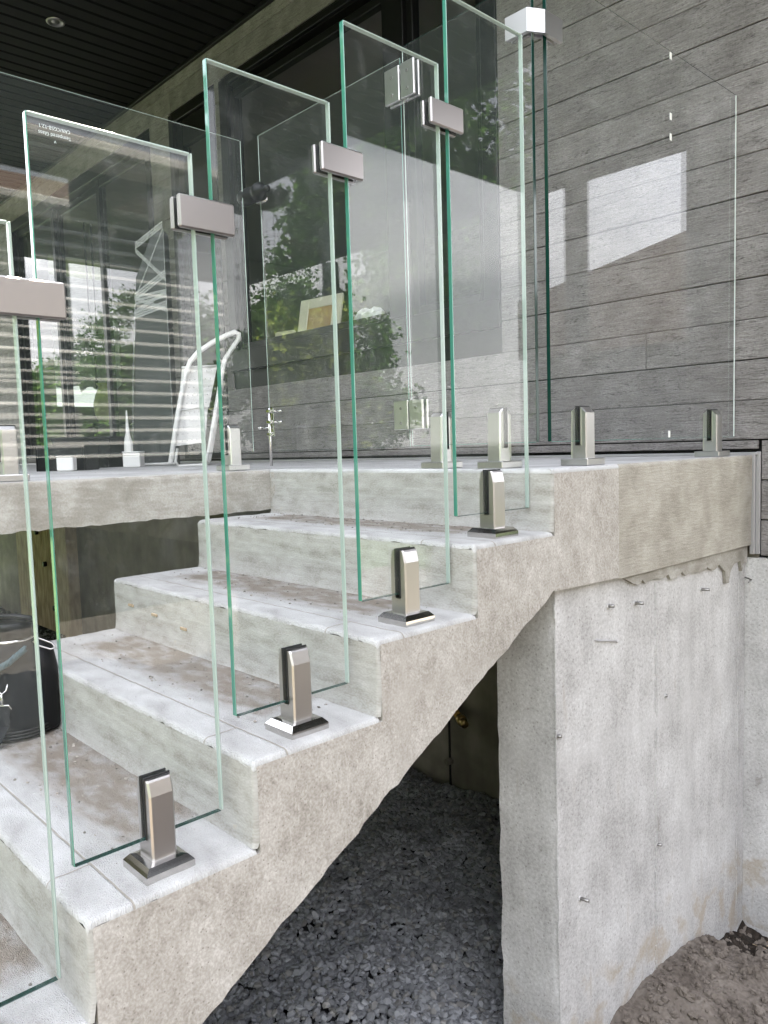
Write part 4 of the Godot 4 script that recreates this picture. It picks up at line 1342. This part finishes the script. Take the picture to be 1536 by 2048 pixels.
# ---------------------------------------------------------------- loose things
func build_clutter():
	# frame used by things that face the stairs: u to the right, v up, n towards the viewer
	var U := Vector3(0.685, 0, -0.728).normalized()
	var N := Vector3(0.728, 0, 0.685).normalized()
	# step ladder, folded, leaning
	var o := thing("step_ladder", "white folding step ladder standing folded on the deck", "ladder", Vector3(-2.9, 0.0, -0.5))
	o.basis = Basis(U, Vector3.UP, N)
	var P := func(px, py, d := 0.0) -> Vector3: return Vector3((px - 390) * 0.00307, (930 - py) * 0.00307, d - (930 - py) * 0.0006)
	var m := MB.new(true)
	m.tube(PackedVector3Array([P.call(352, 924, 0.05), P.call(366, 830, 0.05), P.call(380, 755, 0.05), P.call(390, 727, 0.05), P.call(405, 708, 0.04), P.call(430, 688, 0.0), P.call(455, 672, -0.05), P.call(470, 664, -0.08), P.call(478, 668, -0.09), P.call(476, 678, -0.1), P.call(460, 698, -0.12), P.call(447, 716, -0.13), P.call(442, 735, -0.13), P.call(432, 800, -0.12), P.call(412, 924, -0.1)]), 0.015, 10)
	part("front_rail", m, M.white, o)
	m = MB.new(true)
	m.tube(PackedVector3Array([P.call(356, 895, -0.06), P.call(352, 920, -0.06), P.call(358, 929, -0.06), P.call(405, 929, -0.16), P.call(412, 920, -0.17), P.call(440, 760, -0.17)]), 0.009, 8)
	part("rear_rail", m, M.white, o)
	for s in [[374, 738, 432, 731, 416, 814, 366, 818], [364, 822, 413, 812, 408, 884, 357, 891]]:
		m = MB.new()
		var a: Vector3 = P.call(s[0], s[1], 0.045)
		var b: Vector3 = P.call(s[2], s[3], -0.1)
		var c: Vector3 = P.call(s[4], s[5], -0.09)
		var d: Vector3 = P.call(s[6], s[7], 0.045)
		var th := Vector3(0, 0, -0.012)
		m.quad(a, b, c, d, Vector3(0, 0, 1))
		m.quad(a + th, b + th, c + th, d + th, Vector3(0, 0, -1))
		m.quad(a, b, b + th, a + th, Vector3.UP)
		m.quad(d, c, c + th, d + th, Vector3.DOWN)
		var st := part("step", m, M.white, o)
		var dots := MB.new(true)
		for i in 6:
			for j in 5:
				var q := a.lerp(b, (i + 0.7) / 6.5).lerp(d.lerp(c, (i + 0.7) / 6.5), (j + 0.6) / 5.2)
				dots.lathe(PackedVector2Array([Vector2(0.004, 0.0), Vector2(0.0025, 0.002), Vector2(0.0003, 0.0022)]), 6, q, Basis(Vector3.RIGHT, PI / 2))
		part("tread_studs", dots, M.trim, st)
		m = MB.new(true)
		m.tube(PackedVector3Array([a + Vector3(0, 0, 0.004), b + Vector3(0, 0, 0.004)]), 0.007, 8)
		part("step_edge", m, M.white, st)
	# tall dark board wrapped in clear film
	o = thing("wrapped_board", "tall dark board wrapped in clear stretch film, standing on the deck", "board", Vector3(-3.62, 0.0, -0.62))
	o.basis = Basis(U, Vector3.UP, N)
	var Q := func(px, py, d := 0.0) -> Vector3: return Vector3((px - 300) * 0.00335, (931 - py) * 0.00335, d)
	m = MB.new()
	m.prism(PackedVector2Array([Q2(258, 930), Q2(343, 930), Q2(343, 470), Q2(322, 470), Q2(284, 560)]), func(p, d): return Vector3(p.x, p.y, d), -0.12, 0.0)
	part("board", m, plain(Color(0.045, 0.048, 0.05), 0.3), o)
	for s in [[286, 505, 342, 465, 14], [286, 512, 342, 568, 10], [282, 600, 342, 470, 5], [280, 605, 342, 560, 16], [280, 612, 342, 600, 18], [278, 640, 342, 618, 14], [282, 604, 342, 628, 9], [279, 630, 342, 592, 8]]:
		var a: Vector3 = Q.call(s[0], s[1], 0.002 + rng.randf() * 0.006)
		var b: Vector3 = Q.call(s[2], s[3], 0.002 + rng.randf() * 0.006)
		for j in 3:
			m = MB.new()
			var w := Vector3(0, s[4] * 0.0009, 0)
			var up := Vector3(0, j * s[4] * 0.0011, 0.001 * j)
			m.quad(a + up, b + up, b + up + w, a + up + w, Vector3(0, 0, 1))
			m.quad(a + up + Vector3(0, 0, -0.001), b + up + Vector3(0, 0, -0.001), b + up + w + Vector3(0, 0, -0.001), a + up + w + Vector3(0, 0, -0.001), Vector3(0, 0, -1))
			part("film_strip", m, M.film, o)
	m = MB.new(true)
	m.tube(PackedVector3Array([Q.call(258, 926, 0.01), Q.call(268, 760, 0.012), Q.call(280, 612, 0.01)]), 0.003, 5)
	m.tube(PackedVector3Array([Q.call(343, 926, 0.01), Q.call(343, 470, 0.012)]), 0.0025, 5)
	part("film_fold", m, M.film, o)
	m = MB.new()
	m.box(Vector3(-0.15, 0.004, -0.02), Vector3(0.15, 0.02, 0.03), 0.006)
	part("film_foot", m, M.white, o)
	# tubs, boxes and the spike beside the board
	o = thing("black_tub", "wide black plastic tub on the deck left of the white spike", "tub", Vector3(-3.85, 0, -0.28))
	o.basis = Basis(U, Vector3.UP, N)
	m = MB.new()
	m.prism(PackedVector2Array([Vector2(-0.17, 0.0), Vector2(0.17, 0.0), Vector2(0.19, 0.18), Vector2(0.2, 0.2), Vector2(-0.2, 0.2), Vector2(-0.19, 0.18)]), func(p, d): return Vector3(p.x, p.y, d), -0.14, 0.14)
	part("tub_body", m, M.black, o)
	part("tub_rim", boxm(Vector3(-0.205, 0.19, -0.15), Vector3(0.205, 0.204, 0.15), 0.004), M.rubber, o)
	o = thing("white_box", "small white box with a thin white spike on top", "box", Vector3(-3.5, 0, -0.42))
	o.basis = Basis(U, Vector3.UP, N)
	part("box_body", boxm(Vector3(-0.055, 0, -0.05), Vector3(0.055, 0.09, 0.05), 0.004), M.white, o)
	part("box_lid", boxm(Vector3(-0.058, 0.0905, -0.053), Vector3(0.058, 0.1, 0.053), 0.003), M.white, o)
	m = MB.new(true)
	m.lathe(PackedVector2Array([Vector2(0.028, 0.1), Vector2(0.026, 0.16), Vector2(0.012, 0.22), Vector2(0.004, 0.36), Vector2(0.0005, 0.365)]), 18, Vector3(-0.03, 0, 0))
	part("spike", m, M.white, o)
	o = thing("black_crate", "black crate with a white block beside it at the left end of the deck", "crate", Vector3(-3.2, 0, 0.12))
	o.basis = Basis(U, Vector3.UP, N)
	for s in [[-0.14, -0.13], [0.13, 0.14]]: part("crate_side", boxm(Vector3(s[0], 0.0, -0.1), Vector3(s[1], 0.14, 0.1), 0.003), M.black, o)
	for s in [[-0.1, -0.09], [0.09, 0.1]]: part("crate_side", boxm(Vector3(-0.129, 0.0, s[0]), Vector3(0.129, 0.14, s[1]), 0.003), M.black, o)
	part("crate_floor", boxm(Vector3(-0.129, 0.001, -0.089), Vector3(0.129, 0.012, 0.089)), M.black, o)
	o = thing("white_block", "white foam block lying against the black crate", "block", Vector3(-3.0, 0, 0.2))
	o.basis = Basis(U, Vector3.UP, N)
	part("foam_body", boxm(Vector3(-0.05, 0.0, -0.03), Vector3(0.04, 0.075, 0.03), 0.006), M.white, o)
	part("foam_lip", boxm(Vector3(-0.052, 0.0755, -0.032), Vector3(0.042, 0.083, 0.032), 0.003), M.trim, o)
	# plastic sheet hanging in front of the room's far window, inside
	m = MB.new(true)
	var us := []
	var vs := []
	for i in 25: us.append(i / 24.0)
	for i in 33: vs.append(i / 32.0)
	var cn := noise(61, 2.2, 4, true)
	m.grid(us, vs, func(u, v): return Vector3(-8.44 + 0.05 * cn.get_noise_2d(u * 2, v * 3), lerpf(0.9 + 0.12 * cn.get_noise_2d(u * 3, 5), 1.75 + 0.1 * cn.get_noise_2d(u * 4, 9), v), lerpf(-2.66, -1.82, u)), func(u, v): return Vector2(u, v), Vector3.RIGHT)
	tag(part("plastic_sheet", m, M.foil), "crumpled pale plastic sheet hung across the far room window", "plastic sheet")
	o = thing("yellow_vase", "pear shaped yellow green vase below the plastic sheet", "vase", Vector3(-7.6, 0.45, -2.06))
	m = MB.new(true)
	m.lathe(PackedVector2Array([Vector2(0.001, 0.0), Vector2(0.07, 0.01), Vector2(0.115, 0.1), Vector2(0.13, 0.22), Vector2(0.1, 0.34), Vector2(0.06, 0.42), Vector2(0.075, 0.46)]), 20)
	part("vase_body", m, plain(Color(0.4, 0.45, 0.16), 0.4), o)
	m = MB.new(true)
	m.lathe(PackedVector2Array([Vector2(0.078, 0.455), Vector2(0.084, 0.465), Vector2(0.07, 0.47)]), 20)
	part("vase_rim", m, plain(Color(0.4, 0.45, 0.16), 0.4), o)
	o = thing("side_table", "dark side table in the room under the yellow green vase", "table", Vector3(-7.6, 0, -2.06))
	part("table_top", boxm(Vector3(-0.35, 0.42, -0.3), Vector3(0.35, 0.449, 0.3), 0.004), M.black, o)
	for sx in [-1, 1]:
		for sz in [-1, 1]:
			part("leg", boxm(Vector3(sx * 0.31 - 0.02, 0.0, sz * 0.26 - 0.02), Vector3(sx * 0.31 + 0.02, 0.4195, sz * 0.26 + 0.02), 0.003), M.black, o)
	o = thing("pendant_lamp", "dark square pendant lantern on two cords before the far bright window", "lamp", Vector3(-8.1, 0, -2.2))
	m = MB.new(true)
	m.tube(PackedVector3Array([Vector3(0, 2.858, -0.03), Vector3(0, 1.55, -0.03)]), 0.012, 6)
	m.tube(PackedVector3Array([Vector3(0, 2.858, 0.05), Vector3(0, 1.55, 0.05)]), 0.012, 6)
	part("cord", m, M.black, o)
	part("lantern_body", boxm(Vector3(-0.08, 1.3, -0.08), Vector3(0.08, 1.52, 0.1), 0.01), M.black, o)
	part("lantern_cap", boxm(Vector3(-0.1, 1.521, -0.1), Vector3(0.1, 1.55, 0.12), 0.006), M.black, o)
	part("pull_chain", boxm(Vector3(-0.01, 0.9, 0.0), Vector3(0.01, 1.299, 0.02)), M.black, o)
	# things on the inner window ledge
	o = thing("window_ledge", "dark inner ledge below the large window", "ledge")
	part("ledge_board", boxm(Vector3(-3.8, 0.795, -1.75), Vector3(-1.3, 0.825, -1.525), 0.003), M.black, o)
	for x in [-3.6, -2.5, -1.5]: part("ledge_bracket", boxm(Vector3(x, 0.62, -1.7), Vector3(x + 0.03, 0.7945, -1.6), 0.002), M.black, o)
	o = thing("picture_frame", "cream picture frame with a brown paper picture leaning in the window", "picture frame", Vector3(-2.96, 0.827, -1.53))
	o.rotation = Vector3(-0.2, 0.12, 0.0)
	m = MB.new()
	frame(m, [-0.2, 0.2, 0.0, 0.3], 0.085, 0.07, -0.02, 0.0)
	part("frame_border", m, plain(Color(0.75, 0.72, 0.58), 0.6), o)
	part("brown_paper", boxm(Vector3(-0.116, 0.069, -0.018), Vector3(0.116, 0.231, -0.006)), plain(Color(0.42, 0.27, 0.11), 0.8), o)
	o = thing("desk_clock", "small rounded cream clock with a dark face in the window's left corner", "clock", Vector3(-3.36, 0.827, -1.54))
	o.rotation = Vector3(-0.15, 0.2, 0.0)
	part("clock_body", boxm(Vector3(-0.1, 0.0, -0.03), Vector3(0.1, 0.115, 0.0), 0.014), plain(Color(0.72, 0.69, 0.55), 0.5), o)
	part("clock_face", boxm(Vector3(-0.045, 0.0, 0.001), Vector3(0.03, 0.075, 0.008), 0.003), M.black, o)
	o = thing("crumpled_bag", "white crumpled paper bag on the window ledge right of the picture frame", "bag", Vector3(-2.5, 0.825, -1.6))
	m = MB.new()
	lump(m, 0.085, 31, 9, 14, 0.3)
	var bg := part("bag_body", m, plain(Color(0.78, 0.8, 0.8), 0.7), o, Vector3(0, 0.07, 0))
	bg.scale = Vector3(1.75, 0.95, 0.6)
	# pipe with a brass end sticking out of the foundation under the stairs
	o = thing("gas_pipe", "yellow pipe stub with a brass fitting out of the dark wall under the stairs", "pipe", Vector3(-1.64, -1.42, -1.42))
	m = MB.new(true)
	m.tube(PackedVector3Array([Vector3(-0.12, 0.0, 0.01), Vector3(0.0, 0.0, 0.05), Vector3(0.12, -0.015, 0.12)]), 0.02, 10)
	part("pipe", m, plain(Color(0.45, 0.25, 0.05), 0.5), o)
	m = MB.new(true)
	m.tube(PackedVector3Array([Vector3(0.112, -0.014, 0.115), Vector3(0.145, -0.018, 0.135)]), 0.029, 8)
	m.tube(PackedVector3Array([Vector3(0.145, -0.018, 0.135), Vector3(0.18, -0.022, 0.155)]), 0.023, 8)
	part("brass_fitting", m, plain(Color(0.5, 0.36, 0.16), 0.35, 1.0), o)
	# timber form panel left against the foundation, and its post
	o = thing("form_boards", "weathered timber form boards standing against the foundation in the gap", "formwork", Vector3(-7.75, -1.86, -1.33))
	for i in 7:
		m = MB.new()
		m.uo = Vector2(rng.randf() * 5, rng.randf() * 5)
		m.box(Vector3(-0.85 + i * 0.21, 0, 0), Vector3(-0.85 + i * 0.21 + 0.203, 1.5 + rng.randf_range(-0.02, 0.02), 0.035), 0.004)
		part("plank", m, M.wood, o)
	for q in [Vector2(-0.35, 0.2), Vector2(-0.35, 0.7), Vector2(-0.1, 1.1), Vector2(0.1, 0.75), Vector2(0.32, 0.28)]:
		m = MB.new(true)
		m.tube(PackedVector3Array([Vector3(q.x, q.y, 0.03), Vector3(q.x, q.y, 0.07)]), 0.03, 8)
		part("tie_end", m, M.black, o)
	o = thing("form_post", "grey timber post at the right of the form boards", "post", Vector3(-6.85, -1.88, -1.25))
	part("post_body", boxm(Vector3(-0.08, 0, -0.06), Vector3(0.08, 1.7, 0.06), 0.006), M.wood, o)
	part("post_foot", boxm(Vector3(-0.1, 0, -0.08), Vector3(0.1, 0.05, 0.08), 0.004), M.shaded_concrete, o)
	build_bottle()

func Q2(px, py) -> Vector2:
	return Vector2((px - 300) * 0.00335, (931 - py) * 0.00335)

func build_bottle():
	var o := thing("sling_bottle", "large black insulated bottle in a sling with braided teal cord, on a tread", "bottle", Vector3(-1.08, -0.718, 1.14))
	o.basis = Basis(Vector3(0.685, 0, -0.728).normalized(), Vector3.UP, Vector3(0.728, 0, 0.685).normalized())
	var cloth := plain(Color(0.012, 0.013, 0.015), 0.9, 0.0, 0.3)
	o.scale = Vector3.ONE * 0.9
	var m := MB.new(true)
	m.lathe(PackedVector2Array([Vector2(0.001, 0.0), Vector2(0.1, 0.001), Vector2(0.112, 0.008), Vector2(0.114, 0.06), Vector2(0.111, 0.2), Vector2(0.1, 0.27), Vector2(0.078, 0.298), Vector2(0.07, 0.302)]), 36)
	part("body", m, cloth, o)
	for y in [0.012, 0.022, 0.032]:
		m = MB.new(true)
		var ring := PackedVector3Array()
		for i in 36: ring.append(Vector3(cos(TAU * i / 36) * 0.1135, y, sin(TAU * i / 36) * 0.1135))
		m.tube(ring, 0.003, 6, false, true)
		part("base_rib", m, M.rubber, o)
	m = MB.new(true)
	m.lathe(PackedVector2Array([Vector2(0.068, 0.3), Vector2(0.072, 0.304), Vector2(0.072, 0.31), Vector2(0.068, 0.312)]), 32)
	part("neck_ring", m, M.polished, o)
	m = MB.new(true)
	m.lathe(PackedVector2Array([Vector2(0.066, 0.312), Vector2(0.068, 0.318), Vector2(0.068, 0.346), Vector2(0.07, 0.35), Vector2(0.068, 0.362), Vector2(0.06, 0.366), Vector2(0.0005, 0.367)]), 32)
	part("lid", m, M.black, o)
	m = MB.new(true)
	m.tube(PackedVector3Array([Vector3(-0.06, 0.36, 0.03), Vector3(-0.03, 0.385, 0.04), Vector3(0.04, 0.385, 0.04), Vector3(0.1, 0.372, 0.03)]), 0.01, 8)
	part("lid_handle", m, M.black, o)
	# braided cord
	var path := []
	for i in 46:
		var t := i / 45.0
		var a := lerpf(2.75, 0.75, t)
		var y := 0.215 + 0.075 * pow(absf(t - 0.28) / 0.72, 1.6)
		var r := 0.122 if y < 0.26 else 0.108
		path.append(Vector3(cos(a) * r, y, sin(a) * r))
	var teal := plain(Color(0.025, 0.06, 0.075), 0.7)
	for s in 3:
		m = MB.new(true)
		var pp := PackedVector3Array()
		for i in path.size():
			var p: Vector3 = path[i]
			var ph: float = i * 1.15 + s * TAU / 3
			pp.append(p + Vector3(p.x, 0, p.z).normalized() * 0.005 * cos(ph) + Vector3(0, 0.0075 * sin(ph), 0))
		m.tube(pp, 0.0052, 7)
		part("cord_strand", m, teal, o)
	# dark side pouch
	m = MB.new(true)
	m.lathe(PackedVector2Array([Vector2(0.001, 0.002), Vector2(0.05, 0.004), Vector2(0.058, 0.02), Vector2(0.058, 0.2), Vector2(0.045, 0.28), Vector2(0.02, 0.3), Vector2(0.001, 0.301)]), 20, Vector3(0.075, 0.0, -0.02))
	part("side_pouch", m, M.black, o)
	# swivel clip and strap on the front
	m = MB.new(true)
	var fz := 0.118
	m.tube(PackedVector3Array([Vector3(-0.005, 0.188, fz), Vector3(0.02, 0.16, fz + 0.004), Vector3(0.034, 0.172, fz + 0.002), Vector3(0.036, 0.19, fz - 0.004)]), 0.003, 6)
	m.tube(PackedVector3Array([Vector3(0.02, 0.16, fz + 0.005), Vector3(0.02, 0.128, fz + 0.006)]), 0.0045, 8)
	m.tube(PackedVector3Array([Vector3(-0.004, 0.112, fz + 0.003), Vector3(0.0, 0.125, fz + 0.006), Vector3(0.04, 0.125, fz + 0.004), Vector3(0.046, 0.112, fz)]), 0.003, 6)
	part("swivel_clip", m, M.polished, o)
	m = MB.new()
	var sp := [Vector3(0.0, 0.122, fz + 0.006), Vector3(-0.004, 0.06, fz + 0.012), Vector3(-0.012, 0.015, fz + 0.03), Vector3(-0.05, 0.004, fz + 0.075), Vector3(-0.16, 0.003, fz + 0.14)]
	for i in sp.size() - 1:
		var wv := Vector3(0.042, 0, -0.004) if i < 2 else Vector3(0.036, 0, 0.012)
		var wn := Vector3(0.042, 0, -0.004) if i < 1 else Vector3(0.036, 0, 0.012)
		m.quad(sp[i], sp[i] + wv, sp[i + 1] + wn, sp[i + 1], Vector3(0, 0.3, 1))
		var bk := Vector3(0, -0.001, -0.002)
		m.quad(sp[i] + bk, sp[i] + wv + bk, sp[i + 1] + wn + bk, sp[i + 1] + bk, Vector3(0, -0.3, -1))
	part("strap", m, cloth, o)
	# small carabiner at the shoulder
	m = MB.new(true)
	m.tube(PackedVector3Array([Vector3(0.085, 0.3, 0.03), Vector3(0.1, 0.312, 0.03), Vector3(0.14, 0.292, 0.02), Vector3(0.15, 0.278, 0.02), Vector3(0.135, 0.272, 0.02), Vector3(0.1, 0.288, 0.03)]), 0.0028, 6, false, true)
	part("carabiner", m, M.steel, o)
